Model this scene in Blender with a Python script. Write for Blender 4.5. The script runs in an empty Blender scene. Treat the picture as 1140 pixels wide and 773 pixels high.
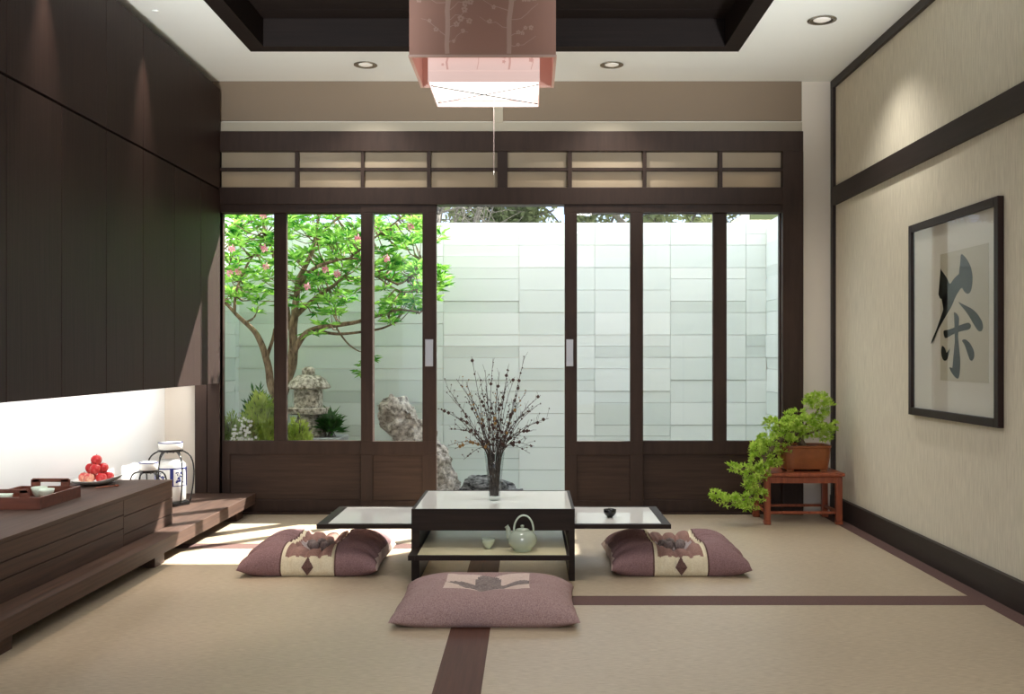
import bpy, bmesh, math, random
from mathutils import Vector, Matrix, Euler, noise
random.seed(7)
C = bpy.context.scene.collection
F = 1100.0; VX = 590.0; VY = 396.0; CH = 1.0
def P(px, py, Y): return Vector(((px-VX)*Y/F, Y, CH-(py-VY)*Y/F))   # point of the room at depth Y seen there
WY = 6.25
def wx(px): return (px-VX)*WY/F
def wz(py): return CH-(py-VY)*WY/F

# ------------------------------------------------------------ materials
def lin(c):
    return tuple(((v/255)/12.92 if v/255 <= .04045 else ((v/255+.055)/1.055)**2.4) for v in c)
def newmat(name):
    m = bpy.data.materials.new(name); m.use_nodes = True
    nt = m.node_tree; b = nt.nodes['Principled BSDF']
    return m, nt, b
def simple(name, rgb, rough=.5, metal=0, spec=.5, **kw):
    m, nt, b = newmat(name)
    b.inputs['Base Color'].default_value = (*lin(rgb), 1)
    b.inputs['Roughness'].default_value = rough
    b.inputs['Metallic'].default_value = metal
    b.inputs['Specular IOR Level'].default_value = spec
    for k, v in kw.items(): b.inputs[k.replace('_', ' ')].default_value = v
    return m
def streak(name, c1, c2, scale, rough=.5, bump=.1, spec=.5, detail=4, lo=.3, hi=.7, nscale=1.0, fine=None, bdist=.002):
    """two-colour noise stretched per axis: wood grain, cloth weave, stone."""
    m, nt, b = newmat(name); N = nt.nodes.new; L = nt.links.new
    tc = N('ShaderNodeTexCoord'); mp = N('ShaderNodeMapping'); mp.inputs['Scale'].default_value = scale
    L(tc.outputs['Object'], mp.inputs['Vector'])
    n = N('ShaderNodeTexNoise'); n.inputs['Scale'].default_value = nscale; n.inputs['Detail'].default_value = detail
    n.inputs['Roughness'].default_value = .65
    L(mp.outputs[0], n.inputs['Vector'])
    r = N('ShaderNodeValToRGB'); r.color_ramp.elements[0].position = lo; r.color_ramp.elements[1].position = hi
    r.color_ramp.elements[0].color = (*lin(c1), 1); r.color_ramp.elements[1].color = (*lin(c2), 1)
    L(n.outputs['Fac'], r.inputs[0]); L(r.outputs[0], b.inputs['Base Color'])
    b.inputs['Roughness'].default_value = rough; b.inputs['Specular IOR Level'].default_value = spec
    if bump:
        bp = N('ShaderNodeBump'); bp.inputs['Strength'].default_value = bump; bp.inputs['Distance'].default_value = bdist
        L(n.outputs['Fac'], bp.inputs['Height']); L(bp.outputs[0], b.inputs['Normal'])
    return m
def leafmat(name, c1, c2, trans=.5, scale=6):
    m, nt, b = newmat(name); N = nt.nodes.new; L = nt.links.new
    nt.nodes.remove(b); out = nt.nodes['Material Output']
    tc = N('ShaderNodeTexCoord'); n = N('ShaderNodeTexNoise'); n.inputs['Scale'].default_value = scale
    L(tc.outputs['Object'], n.inputs['Vector'])
    r = N('ShaderNodeValToRGB'); r.color_ramp.elements[0].position = .35; r.color_ramp.elements[1].position = .65
    r.color_ramp.elements[0].color = (*lin(c1), 1); r.color_ramp.elements[1].color = (*lin(c2), 1)
    L(n.outputs['Fac'], r.inputs[0])
    d = N('ShaderNodeBsdfDiffuse'); t = N('ShaderNodeBsdfTranslucent'); mx = N('ShaderNodeMixShader'); mx.inputs[0].default_value = trans
    L(r.outputs[0], d.inputs[0]); L(r.outputs[0], t.inputs[0]); L(d.outputs[0], mx.inputs[1]); L(t.outputs[0], mx.inputs[2])
    L(mx.outputs[0], out.inputs[0]); return m
def paneglass(name, tint=(.985, .99, .985), refl=1.0):
    m, nt, b = newmat(name); N = nt.nodes.new; L = nt.links.new
    nt.nodes.remove(b); out = nt.nodes['Material Output']
    t = N('ShaderNodeBsdfTransparent'); t.inputs[0].default_value = (*tint, 1)
    g = N('ShaderNodeBsdfGlossy'); g.inputs['Roughness'].default_value = 0
    f = N('ShaderNodeFresnel'); f.inputs[0].default_value = 1.45
    # the reflection belongs to the outer face of the pane; the inner face would reflect totally
    gx = N('ShaderNodeNewGeometry'); iv = N('ShaderNodeMath'); iv.operation = 'SUBTRACT'; iv.inputs[0].default_value = refl
    L(gx.outputs['Backfacing'], iv.inputs[1]); iv.use_clamp = True
    mu = N('ShaderNodeMath'); mu.operation = 'MULTIPLY'; L(iv.outputs[0], mu.inputs[1])
    L(f.outputs[0], mu.inputs[0]); mx = N('ShaderNodeMixShader'); L(mu.outputs[0], mx.inputs[0])
    L(t.outputs[0], mx.inputs[1]); L(g.outputs[0], mx.inputs[2]); L(mx.outputs[0], out.inputs[0]); return m

M = {}
M['wood_v'] = streak('dark_wood_vertical_grain', (38, 27, 24), (54, 39, 35), (90, 90, 2.2), .5, .15, .2)
M['wood_y'] = streak('dark_wood_grain_along_room', (56, 41, 34), (82, 61, 50), (50, 2.0, 70), .6, .15, .25)
M['wood_x'] = streak('dark_wood_grain_across', (52, 38, 34), (72, 54, 48), (2.0, 60, 70), .42, .15, .4)
M['frame'] = streak('window_frame_wood', (46, 33, 27), (60, 44, 36), (18, 40, 3.0), .5, .08, .25)
M['panel'] = streak('window_panel_wood', (50, 37, 30), (70, 52, 43), (2.5, 40, 45), .55, .12, .25)
M['ebony'] = streak('table_dark_wood', (34, 25, 21), (46, 35, 29), (2, 60, 60), .55, .08, .2)
M['trimwood'] = streak('black_brown_trim', (38, 31, 29), (50, 41, 38), (40, 3, 40), .5, .05, .35)
M['ceilwood'] = streak('tray_ceiling_wood', (24, 17, 15), (34, 25, 22), (2, 50, 50), .6, .1, .2)
M['redwood'] = streak('reddish_stained_wood', (118, 56, 36), (168, 92, 60), (40, 40, 4), .35, .1, .5)
M['traywood'] = streak('tray_wood', (84, 44, 32), (112, 62, 46), (5, 60, 60), .4, .1, .5)
M['ceil'] = simple('ceiling_paint', (242, 243, 238), .9, spec=.2)
M['white'] = simple('white_plaster', (240, 240, 238), .9, spec=.2)
M['cream'] = simple('cream_plaster', (226, 217, 204), .9, spec=.2)
M['ledge'] = simple('pale_ledge_paint', (176, 166, 148), .9, spec=.2)
M['taupe'] = simple('taupe_paint', (132, 116, 99), .9, spec=.2)
M['paper'] = leafmat('shoji_paper', (172, 156, 134), (186, 170, 148), .22, 2)
M['glass'] = paneglass('window_glass')
M['picglass'] = paneglass('picture_glass', (.97, .98, .97), 1.0)
M['steel'] = simple('brushed_steel', (170, 166, 162), .35, .9)
M['chrome'] = simple('chrome', (190, 188, 180), .2, 1)
M['black'] = simple('black_lacquer', (14, 13, 14), .25)
M['porc'] = simple('white_porcelain', (236, 236, 232), .15)
M['celadon'] = simple('celadon_glaze', (188, 200, 182), .08, spec=.8, Transmission_Weight=.2, IOR=1.4)
M['celadon2'] = simple('pale_celadon_cup', (206, 220, 204), .2)
M['tabletop'] = simple('white_backed_glass', (244, 243, 238), .03, spec=.8, IOR=1.6)
M['shelftop'] = simple('cream_backed_glass', (250, 240, 200), .16, spec=1.0, IOR=1.6)
M['border'] = streak('mat_border_cloth', (92, 70, 66), (106, 82, 77), (150, 150, 150), .85, .1, .2)
M['runner'] = streak('dark_red_floor_inlay', (74, 44, 34), (90, 55, 43), (60, 3, 60), .6, .05, .3)
M['stone'] = streak('lichen_granite', (104, 100, 84), (222, 218, 204), (34, 34, 34), .95, .6, .1, 6, .38, .62, 1, bdist=.01)
M['rock'] = streak('pale_garden_rock', (92, 86, 76), (224, 218, 206), (26, 26, 26), .95, .8, .1, 8, .35, .65, 1, bdist=.02)
M['darkrock'] = streak('dark_garden_rock', (26, 27, 27), (150, 152, 150), (14, 14, 44), .8, .8, .3, 8, .4, .68, 1, bdist=.02)
M['slab'] = streak('granite_slab', (128, 130, 128), (186, 188, 186), (60, 60, 60), .9, .3, .1)
M['bark'] = streak('tree_bark', (70, 56, 44), (160, 140, 116), (40, 40, 12), .9, .7, .1, bdist=.01)
M['farbark'] = simple('weathered_grey_bark', (92, 88, 80), .9)
M['twig'] = streak('dry_twig_bark', (30, 24, 22), (104, 92, 86), (160, 160, 40), .7, .3, .3)
M['bud'] = simple('brown_bud', (70, 44, 36), .7)
M['budgold'] = simple('golden_bud', (150, 112, 60), .7)
M['leaf'] = leafmat('fresh_green_leaf', (48, 124, 40), (168, 218, 104), .5, 12)
M['leafbon'] = leafmat('bonsai_leaf', (150, 188, 58), (212, 232, 120), .12, 30)
M['leafdark'] = leafmat('dark_fern_leaf', (38, 84, 34), (70, 122, 50), .3, 5)
M['leafyel'] = leafmat('yellow_green_leaf', (140, 168, 60), (206, 220, 120), .4, 8)
M['leafolive'] = leafmat('olive_leaf', (104, 128, 66), (160, 180, 108), .4, 8)
M['leaffar'] = leafmat('distant_foliage', (84, 92, 66), (126, 134, 98), .3, 1)
M['petal'] = leafmat('pink_petal', (226, 140, 168), (244, 196, 208), .4, 30)
M['petalw'] = leafmat('white_petal', (232, 234, 226), (250, 250, 246), .3, 10)
M['pot'] = streak('brown_glazed_clay', (120, 66, 30), (146, 84, 42), (9, 9, 9), .35, .05, .5)
M['soil'] = streak('potting_soil', (40, 30, 24), (74, 58, 44), (90, 90, 90), .95, .5, .1)
M['ground'] = streak('pale_gravel', (176, 176, 168), (214, 214, 206), (70, 70, 70), .95, .5, .1)
M['fruit'] = streak('red_fruit_skin', (190, 22, 30), (232, 120, 108), (34, 34, 34), .3, .05, .5, 3, .45, .72)
M['fruitpale'] = streak('pale_fruit_skin', (214, 70, 72), (240, 196, 160), (30, 30, 30), .3, .05, .5, 3, .35, .6)
M['mauve'] = streak('mauve_woven_cloth', (138, 112, 111), (176, 150, 147), (220, 220, 220), .9, .5, .15, 2)
M['mauved'] = streak('deep_mauve_woven_cloth', (118, 90, 92), (152, 122, 122), (220, 220, 220), .9, .5, .15, 2)
M['pleat'] = streak('rosy_brown_cloth', (136, 104, 96), (160, 126, 116), (160, 160, 160), .9, .3, .15, 2)
M['creamcloth'] = streak('cream_cloth', (214, 202, 172), (230, 220, 194), (160, 160, 160), .9, .2, .15, 2)
M['greycloth'] = streak('grey_velvet', (112, 100, 98), (150, 138, 134), (120, 120, 120), .85, .3, .2, 2)
M['greylilac'] = streak('grey_lilac_cloth', (160, 148, 146), (184, 172, 170), (160, 160, 160), .9, .2, .15, 2)
M['browncloth'] = streak('brown_cloth', (84, 62, 58), (112, 86, 80), (160, 160, 160), .9, .3, .15, 2)
M['pinkpale'] = streak('pale_pink_cloth', (200, 178, 168), (214, 194, 184), (160, 160, 160), .9, .2, .15, 2)
M['ink'] = simple('ink', (34, 38, 34), .9, spec=.1)
M['mount'] = simple('mount_board', (214, 206, 196), .9, spec=.1)
M['xuan'] = simple('beige_paper', (190, 180, 162), .9, spec=.1)
M['picframe'] = simple('dark_lacquered_frame', (40, 24, 20), .45, spec=.3)
M['blue'] = simple('cobalt_glaze', (44, 52, 120), .2)
M['housewall'] = simple('house_render', (226, 222, 214), .9)
M['dirt'] = simple('garden_soil', (128, 116, 98), .95)

# tatami
def tatami(name, sx, sy):
    m, nt, b = newmat(name); N = nt.nodes.new; L = nt.links.new
    tc = N('ShaderNodeTexCoord'); mp = N('ShaderNodeMapping'); mp.inputs['Scale'].default_value = (sx, sy, 1)
    L(tc.outputs['Object'], mp.inputs['Vector'])
    n = N('ShaderNodeTexNoise'); n.inputs['Scale'].default_value = 1; n.inputs['Detail'].default_value = 3; L(mp.outputs[0], n.inputs['Vector'])
    n2 = N('ShaderNodeTexNoise'); n2.inputs['Scale'].default_value = 1.5; L(tc.outputs['Object'], n2.inputs['Vector'])
    r = N('ShaderNodeValToRGB'); r.color_ramp.elements[0].position = .3; r.color_ramp.elements[1].position = .7
    r.color_ramp.elements[0].color = (*lin((176, 158, 132)), 1); r.color_ramp.elements[1].color = (*lin((206, 190, 165)), 1)
    L(n.outputs['Fac'], r.inputs[0])
    mx = N('ShaderNodeMixRGB'); mx.blend_type = 'MULTIPLY'; mx.inputs[0].default_value = .25
    L(r.outputs[0], mx.inputs[1]); L(n2.outputs['Fac'], mx.inputs[2]); L(mx.outputs[0], b.inputs['Base Color'])
    bp = N('ShaderNodeBump'); bp.inputs['Strength'].default_value = .5; bp.inputs['Distance'].default_value = .002
    L(n.outputs['Fac'], bp.inputs['Height']); L(bp.outputs[0], b.inputs['Normal'])
    b.inputs['Roughness'].default_value = .4; b.inputs['Specular IOR Level'].default_value = .6
    return m
M['tatami'] = tatami('woven_rush_mat', 30, 260)
M['wallpaper'] = streak('woven_grasscloth_wallpaper', (200, 193, 175), (224, 217, 198), (1, 130, 9), .9, .5, .15, 4, .3, .7, 1, bdist=.003)

# per-tile shade from a face attribute (each tile is its own stone)
def tilemat():
    m, nt, b = newmat('white_stone_tiles'); N = nt.nodes.new; L = nt.links.new
    a = N('ShaderNodeAttribute'); a.attribute_name = 'tone'
    r = N('ShaderNodeValToRGB'); r.color_ramp.elements[0].color = (*lin((200, 211, 206)), 1); r.color_ramp.elements[1].color = (*lin((222, 229, 225)), 1)
    L(a.outputs['Fac'], r.inputs[0]); L(r.outputs[0], b.inputs['Base Color'])
    b.inputs['Roughness'].default_value = .7; b.inputs['Specular IOR Level'].default_value = .3
    return m
M['tile'] = tilemat()
def emis(name, rgb, s, base=(200, 200, 200)):
    m, nt, b = newmat(name); b.inputs['Base Color'].default_value = (*lin(base), 1)
    b.inputs['Emission Color'].default_value = (*lin(rgb), 1); b.inputs['Emission Strength'].default_value = s; return m
M['diffuser'] = emis('lit_diffuser', (255, 246, 240), 1.3)
M['innershade'] = emis('lit_inner_shade_fabric', (238, 206, 198), .45, (190, 165, 158))
M['innerprint'] = emis('lit_inner_shade_print', (226, 176, 166), .35, (176, 140, 132))
M['lampface'] = emis('downlight_lamp', (255, 240, 215), .25)
M['strip'] = emis('led_strip', (255, 255, 252), 1.5)
M['shade'] = simple('mauve_shade_fabric', (182, 142, 128), .9, spec=.1)
M['shadein'] = simple('shade_lining', (206, 168, 156), .9, spec=.1)
M['shadepat'] = simple('shade_print', (208, 176, 163), .9, spec=.1)
M['shadeedge'] = simple('shade_binding', (214, 186, 174), .9, spec=.1)

# ------------------------------------------------------------ mesh helpers
def bbox(bm, x0, x1, y0, y1, z0, z1):
    v = [bm.verts.new(p) for p in ((x0,y0,z0),(x1,y0,z0),(x1,y1,z0),(x0,y1,z0),(x0,y0,z1),(x1,y0,z1),(x1,y1,z1),(x0,y1,z1))]
    for f in ((0,3,2,1),(4,5,6,7),(0,1,5,4),(1,2,6,5),(2,3,7,6),(3,0,4,7)): bm.faces.new([v[i] for i in f])
def boxes(*bs):
    bm = bmesh.new()
    for b in bs: bbox(bm, min(b[0],b[1]), max(b[0],b[1]), min(b[2],b[3]), max(b[2],b[3]), min(b[4],b[5]), max(b[4],b[5]))
    return bm
def tube(bm, pts, rad, seg=8, cap=True):
    pts = [Vector(p) for p in pts]; n = len(pts)
    if not hasattr(rad, '__len__'): rad = [rad]*n
    rings = []; up = None
    for i in range(n):
        d = (pts[min(i+1, n-1)]-pts[max(i-1, 0)]).normalized()
        if up is None: up = d.orthogonal().normalized()
        up = (up-d*up.dot(d)); up = up.normalized() if up.length > 1e-6 else d.orthogonal().normalized()
        s = d.cross(up)
        rings.append([bm.verts.new(pts[i]+(up*math.cos(a)+s*math.sin(a))*rad[i]) for a in (2*math.pi*k/seg for k in range(seg))])
    for i in range(n-1):
        for k in range(seg):
            bm.faces.new((rings[i][k], rings[i][(k+1)%seg], rings[i+1][(k+1)%seg], rings[i+1][k]))
    if cap:
        bm.faces.new(rings[0][::-1]); bm.faces.new(rings[-1])
def lathe(bm, prof, c=(0,0,0), seg=32, sq=None):
    """prof: (r, z); sq = (sx, sy, exponent) for a rounded-square section"""
    c = Vector(c); rings = []
    for r, z in prof:
        ring = []
        for k in range(seg):
            a = 2*math.pi*k/seg; x = math.cos(a); y = math.sin(a)
            if sq:
                e = sq[2]; d = (abs(x)**e+abs(y)**e)**(-1/e); x *= d*sq[0]; y *= d*sq[1]
            ring.append(bm.verts.new(c+Vector((x*r, y*r, z))))
        rings.append(ring)
    for i in range(len(rings)-1):
        for k in range(seg): bm.faces.new((rings[i][k], rings[i][(k+1)%seg], rings[i+1][(k+1)%seg], rings[i+1][k]))
    if prof[0][0] > 1e-4: bm.faces.new(rings[0][::-1])
    if prof[-1][0] > 1e-4: bm.faces.new(rings[-1])
def smoothpath(pts, n=6):
    pts = [Vector(p) for p in pts]; out = []
    for i in range(len(pts)-1):
        p0 = pts[max(i-1,0)]; p1 = pts[i]; p2 = pts[i+1]; p3 = pts[min(i+2,len(pts)-1)]
        for k in range(n):
            t = k/n
            out.append(.5*((2*p1)+(p2-p0)*t+(2*p0-5*p1+4*p2-p3)*t*t+(3*p1-p0-3*p2+p3)*t**3))
    out.append(pts[-1]); return out
def obj(name, bm, mat, parent=None, smooth=False, bevel=0, recalc=True):
    if recalc: bmesh.ops.recalc_face_normals(bm, faces=bm.faces)
    if parent is not None:
        loc = Vector(parent.get('_w', parent.location))
        bmesh.ops.translate(bm, verts=bm.verts, vec=-loc)
        origin = loc
    me = bpy.data.meshes.new(name); 
    if parent is None:
        # origin at the middle of the base
        xs = [v.co.x for v in bm.verts]; ys = [v.co.y for v in bm.verts]; zs = [v.co.z for v in bm.verts]
        origin = Vector(((min(xs)+max(xs))/2, (min(ys)+max(ys))/2, min(zs)))
        bmesh.ops.translate(bm, verts=bm.verts, vec=-origin)
    bm.to_mesh(me); bm.free()
    for m in (mat if isinstance(mat, (list, tuple)) else [mat]): me.materials.append(m)
    if smooth:
        for p in me.polygons: p.use_smooth = True
    o = bpy.data.objects.new(name, me); C.objects.link(o)
    if parent is not None:
        o.parent = parent; o['_w'] = tuple(origin)
    else:
        o.location = origin; o['_w'] = tuple(origin)
    if bevel:
        md = o.modifiers.new('bevel', 'BEVEL'); md.width = bevel; md.segments = 2; md.limit_method = 'ANGLE'
    return o
def thing(name, loc, label, cat, group=None):
    o = bpy.data.objects.new(name, None); C.objects.link(o); o.location = loc; o['_w'] = tuple(loc)
    o.empty_display_size = .05
    o['label'] = label; o['category'] = cat
    if group: o['group'] = group
    return o
def tag(o, label, cat, group=None, kind=None):
    o['label'] = label; o['category'] = cat
    if group: o['group'] = group
    if kind: o['kind'] = kind
    return o
def struct(name, bm, mat, label=None, cat=None, **kw):
    o = obj(name, bm, mat, **kw); o['kind'] = 'structure'
    if label: o['label'] = label; o['category'] = cat
    return o
def hollow(name, loc, label, cat):
    o = thing(name, loc, label, cat); o['kind'] = 'structure'; return o

# ------------------------------------------------------------ room shell
XR = 1.92; XL = -2.31; ZC = wz(91); YB = -2.6
struct('floor', boxes((-2.5, 2.1, YB-.1, 6.34, -.12, 0)), M['tatami'], 'beige woven rush mat floor of the room', 'floor')
struct('wall_right', boxes((XR, XR+.2, YB-.1, 6.45, -.1, ZC+.3)), M['wallpaper'], 'beige grasscloth wall on the right with the framed calligraphy', 'wall')
struct('wall_left', boxes((XL-.2, XL, YB-.1, 6.45, -.1, ZC+.3)), M['white'], 'white wall lit up inside the low niche on the left', 'wall')
# ceiling with a rectangular hole for the tray
tx0, tx1, ty0, ty1 = -1.59, 1.189, 1.3, 5.617
struct('ceiling', boxes((XL-.2, tx0, YB-.1, 6.45, ZC, ZC+.3), (tx1, XR+.2, YB-.1, 6.45, ZC, ZC+.3),
    (tx0, tx1, ty1, 6.45, ZC, ZC+.3), (tx0, tx1, YB-.1, ty0, ZC, ZC+.3)), M['ceil'], 'off-white painted ceiling around the dark recess', 'ceiling')
t = hollow('trim_1', ((tx0+tx1)/2, (ty0+ty1)/2, ZC), 'dark wooden recessed tray in the ceiling', 'ceiling tray')
w = .1; g = .004
obj('tray_rim', boxes((tx0+g, tx0+w, ty0, ty1-g, ZC-.006, ZC+.03), (tx1-w, tx1-g, ty0, ty1-g, ZC-.006, ZC+.03),
    (tx0+w, tx1-w, ty1-w, ty1-g, ZC-.006, ZC+.03), (tx0+w, tx1-w, ty0+g, ty0+w, ZC-.006, ZC+.03)), M['ceilwood'], t)
obj('tray_side', boxes((tx0+w-.02, tx0+w, ty0+w, ty1-w, ZC+.03, ZC+.15), (tx1-w, tx1-w+.02, ty0+w, ty1-w, ZC+.03, ZC+.15),
    (tx0+w, tx1-w, ty1-w, ty1-w+.02, ZC+.03, ZC+.15), (tx0+w, tx1-w, ty0+w-.02, ty0+w, ZC+.03, ZC+.15)), M['ceilwood'], t)
bm = bmesh.new(); y = ty0+w-.02
while y < ty1-w:
    bbox(bm, tx0+w-.02, tx1-w+.02, y, min(y+.196, ty1-w+.02), ZC+.15, ZC+.17); y += .2
obj('tray_board', bm, M['ceilwood'], t)
obj('tray_lid', boxes((tx0+.02, tx1-.02, ty0+.02, ty1-.02, ZC+.172, ZC+.29)), M['ceilwood'], t)
# back wall : header and column (opening for the timber screen), niche end
xF0, xF1 = wx(220), wx(892); zT = wz(148)
struct('wall_back', boxes((XL, XR, WY, WY+.2, zT, ZC), (xF1, XR, WY, WY+.2, -.05, zT), (XL, xF0, WY, WY+.2, -.05, zT)), M['cream'],
    'cream wall and column around the timber window screen', 'wall')
struct('trim_2', boxes((XL+.01, xF1, WY-.012, WY, wz(135), ZC-.001)), M['taupe'], 'taupe painted band above the window screen', 'wall band')
struct('trim_3', boxes((XL+.01, xF1, WY-.02, WY, zT, wz(137))), M['ledge'], 'pale ledge between taupe band and window screen', 'ledge')
struct('trim_4', boxes((wx(549), wx(560), WY-.024, WY-.0125, wz(137), ZC-.002)), M['ledge'], 'short pale upright strip on the taupe band behind the lamp', 'strip')
struct('wall_front', boxes((XL, XR, YB-.1, YB, -.1, .25), (XL, XR, YB-.1, YB, 2.5, ZC), (XL, XL+.3, YB-.1, YB, .25, 2.5), (XR-.3, XR, YB-.1, YB, .25, 2.5)), M['cream'],  # opening added in this unseen wall so sky light fills the room
    'cream wall behind the viewpoint with a wide opening added for sky fill', 'wall')
# right wall trims
tw = .02
struct('trim_5', boxes((XR-tw, XR, YB, WY-.001, ZC-.05, ZC-.001)), M['trimwood'], 'dark strip where right wall meets ceiling', 'trim')
struct('trim_6', boxes((XR-tw, XR, YB, WY-.001, wz(230), wz(210))), M['trimwood'], 'dark horizontal band across the right wall', 'trim')
struct('trim_7', boxes((XR-tw, XR, WY-.05, WY-.002, .121, wz(230)), (XR-tw, XR, WY-.05, WY-.002, wz(210), ZC-.05)), M['trimwood'], 'dark upright corner strip of the right wall', 'trim')
struct('baseboard_right', boxes((XR-tw-.004, XR, YB, WY-.001, 0, .121)), M['trimwood'], 'tall dark baseboard of the right wall', 'baseboard')
# floor borders
T = .0015
struct('trim_8', boxes((1.82, XR-.024, YB, WY, 0, T)), M['border'], 'mauve-brown mat border along the right wall', 'mat border')
struct('trim_9', boxes((-.145, 1.82, 3.957, 4.104, 0, T)), M['border'], 'mauve-brown mat border crossing the floor on the right', 'mat border')
struct('trim_10', boxes((-2.2, -.29, 5.12, 5.245, 0, T)), M['border'], 'narrow mauve-brown mat border behind the left cushion', 'mat border')
struct('trim_11', boxes((-.29, -.145, YB, 6.2, 0, T*.8)), M['runner'], 'dark red-brown floor strip running under the tea table', 'floor strip')

# ------------------------------------------------------------ timber window screen
fy0, fy1 = WY-.05, WY+.06        # main frame depth
t = hollow('trim_12', (0, WY, 0), 'dark timber frame holding windows and sliding doors', 'window frame')
obj('top_beam', boxes((xF0, xF1, fy0, fy1, wz(170), zT)), M['frame'], t, bevel=.003)
obj('middle_beam', boxes((xF0, xF1, fy0, fy1, wz(229), wz(210))), M['frame'], t, bevel=.003)
obj('head_rail', boxes((xF0, wx(487), fy0+.012, fy1, wz(237.5), wz(229)), (wx(628), xF1, fy0+.012, fy1, wz(237.5), wz(229))), M['frame'], t)
obj('side_post', boxes((wx(869), xF1, fy0-.004, fy1, 0, wz(170))), M['frame'], t, bevel=.003)
obj('side_post', boxes((xF0, wx(233), fy0-.004, fy1, 0, wz(170)), (wx(233)+.006, wx(247), fy0-.004, fy1, 0, wz(170)), (xF0, wx(247), fy0+.01, fy1, 0, wz(170))), M['frame'], t, bevel=.002)
obj('sill', boxes((xF0, xF1, fy0+.01, fy1+.03, -.05, .012)), M['frame'], t)
# transom lattice
t = hollow('window_1', (0, WY, wz(210)), 'row of paper transom panes above the doors', 'transom window')
cols = [(248,330),(334,403),(406.5,476),(480,554),(565,632),(636.5,715),(719,799),(803,869)]
for i,(a,b) in enumerate(cols):
    f = obj('transom_pane', boxes((wx(a)-.01, wx(b)+.01, WY-.005, WY+.001, wz(209.5)-.005, wz(170.5)+.005)), M['paper'], t)
bm = bmesh.new()
for (a,b),(c,d) in zip(cols[:-1], cols[1:]): bbox(bm, wx(b), wx(c), fy0+.01, WY+.02, wz(210), wz(170))
obj('upright_bar', bm, M['frame'], t)
obj('cross_bar', boxes((wx(247), wx(554), fy0+.013, WY+.02, wz(191.5), wz(188)), (wx(565), wx(869), fy0+.013, WY+.02, wz(191.5), wz(188))), M['frame'], t)

def leafdoor(root, x0, x1, panes, ya, yb, ztop, handle=None):
    """one timber leaf: stiles between panes, rails, recessed lower panel"""
    zb = .012; z1 = wz(491); z2 = wz(506); z3 = wz(557); zp = wz(238)
    fr = [(x0, x1, ya, yb, zp, ztop), (x0, x1, ya, yb, z2, z1), (x0, x1, ya, yb, zb, z3)]
    edges = [x0]+[e for p in panes for e in p]+[x1]
    for k in range(0, len(edges), 2):
        if edges[k+1]-edges[k] > .002: fr.append((edges[k], edges[k+1], ya, yb, z1, zp))
    fr.append((x0, panes[0][0] if panes[0][0]-x0 > .01 else x0+.05, ya, yb, z3, z2)); fr.append((panes[-1][1] if x1-panes[-1][1] > .01 else x1-.05, x1, ya, yb, z3, z2))
    obj('door_frame', boxes(*fr), M['frame'], root, bevel=.002)
    obj('lower_panel', boxes((x0+.01, x1-.01, ya+.014, yb-.006, z3-.004, z2+.004)), M['panel'], root)
    for a, b in panes:
        obj('glass_pane', boxes((a-.004, b+.004, (ya+yb)/2-.002, (ya+yb)/2+.002, z1-.004, zp+.004)), M['glass'], root)
    if handle:
        hb = obj('handle', boxes((wx(handle[0]), wx(handle[1]), ya-.003, ya+.006, wz(408), wz(378))), M['steel'], root, bevel=.002)
r = hollow('window_2', (wx(330), WY, 0), 'fixed two-pane timber window on the left, tree behind it', 'window')
leafdoor(r, wx(247), wx(416), [(wx(248.5), wx(305)), (wx(319), wx(402))], WY-.002, WY+.036, wz(237.5))
r = hollow('door_1', (wx(444), WY, 0), 'sliding timber door left of the open gap', 'sliding door')
leafdoor(r, wx(403), wx(486.5), [(wx(416), wx(471))], WY-.042, WY-.006, wz(229.5), (474, 483))
r = hollow('door_2', (wx(672), WY, 0), 'sliding timber door right of the open gap', 'sliding door')
leafdoor(r, wx(628.5), wx(715), [(wx(642), wx(701))], WY-.042, WY-.006, wz(229.5), (630, 638))
r = hollow('window_3', (wx(792), WY, 0), 'fixed two-pane timber window on the right behind the bonsai', 'window')
leafdoor(r, wx(703), wx(869), [(wx(716), wx(794)), (wx(809), wx(867.5))], WY-.002, WY+.036, wz(237.5))

# ------------------------------------------------------------ wall cabinets on the left
XC = -1.943; zc0 = .826; zcm = 2.04; zc1 = 2.671
ordw = ['nearest the window', 'second from the window', 'third from the window', 'fourth from the window', 'fifth from the window', 'sixth from the window', 'seventh, at the left edge']
ys = [6.197, 5.835, 5.40, 4.963, 4.532, 4.10, 3.667, 3.233]
def cabinet(y1, y0, z0, z1, label, group):
    r = thing('wall_cabinet', (-2.12, (y0+y1)/2, z0), label, 'cabinet', group)
    obj('cabinet_body', boxes((XL+.001, XC-.02, y0+.001, y1-.001, z0+(.03 if z0 < 1 else 0), z1)), M['wood_v'], r)
    obj('cabinet_door', boxes((XC-.019, XC, y0+.0022, y1-.0022, z0, z1)), M['wood_v'], r, bevel=.0012)
for k in range(7): cabinet(ys[k], ys[k+1], zc0, zcm-.006, 'tall dark-stained cabinet of the lower row on the left wall, '+ordw[k], 'lower wall cabinets')
for k,(a,b) in enumerate([(6.197, 4.963), (4.963, 4.532), (4.532, 3.667), (3.667, 2.8)]):
    cabinet(a, b, zcm+.006, zc1, ['broad', 'narrow', 'wide', 'wide'][k]+' dark-stained cabinet of the upper row, '+['nearest the window', 'second from the window', 'third from the window', 'fourth from the window, at the upper left corner'][k], 'upper wall cabinets')
struct('wall_left_panelling', boxes((XL+.001, XC, YB, 2.798, zc0, zc1), (XL+.001, XC, 2.799, 3.231, zc0, zcm-.006)), M['wood_v'], 'dark timber panelling continuing beside the left cabinets', 'wall panelling')
# LED strip below the cabinets
s = obj('light_strip', boxes((XC-.06, XC-.04, 3.3, 6.15, zc0+.018, zc0+.0295)), M['strip']); tag(s, 'slim light strip under the dark wall cabinets over the niche', 'light')

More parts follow.
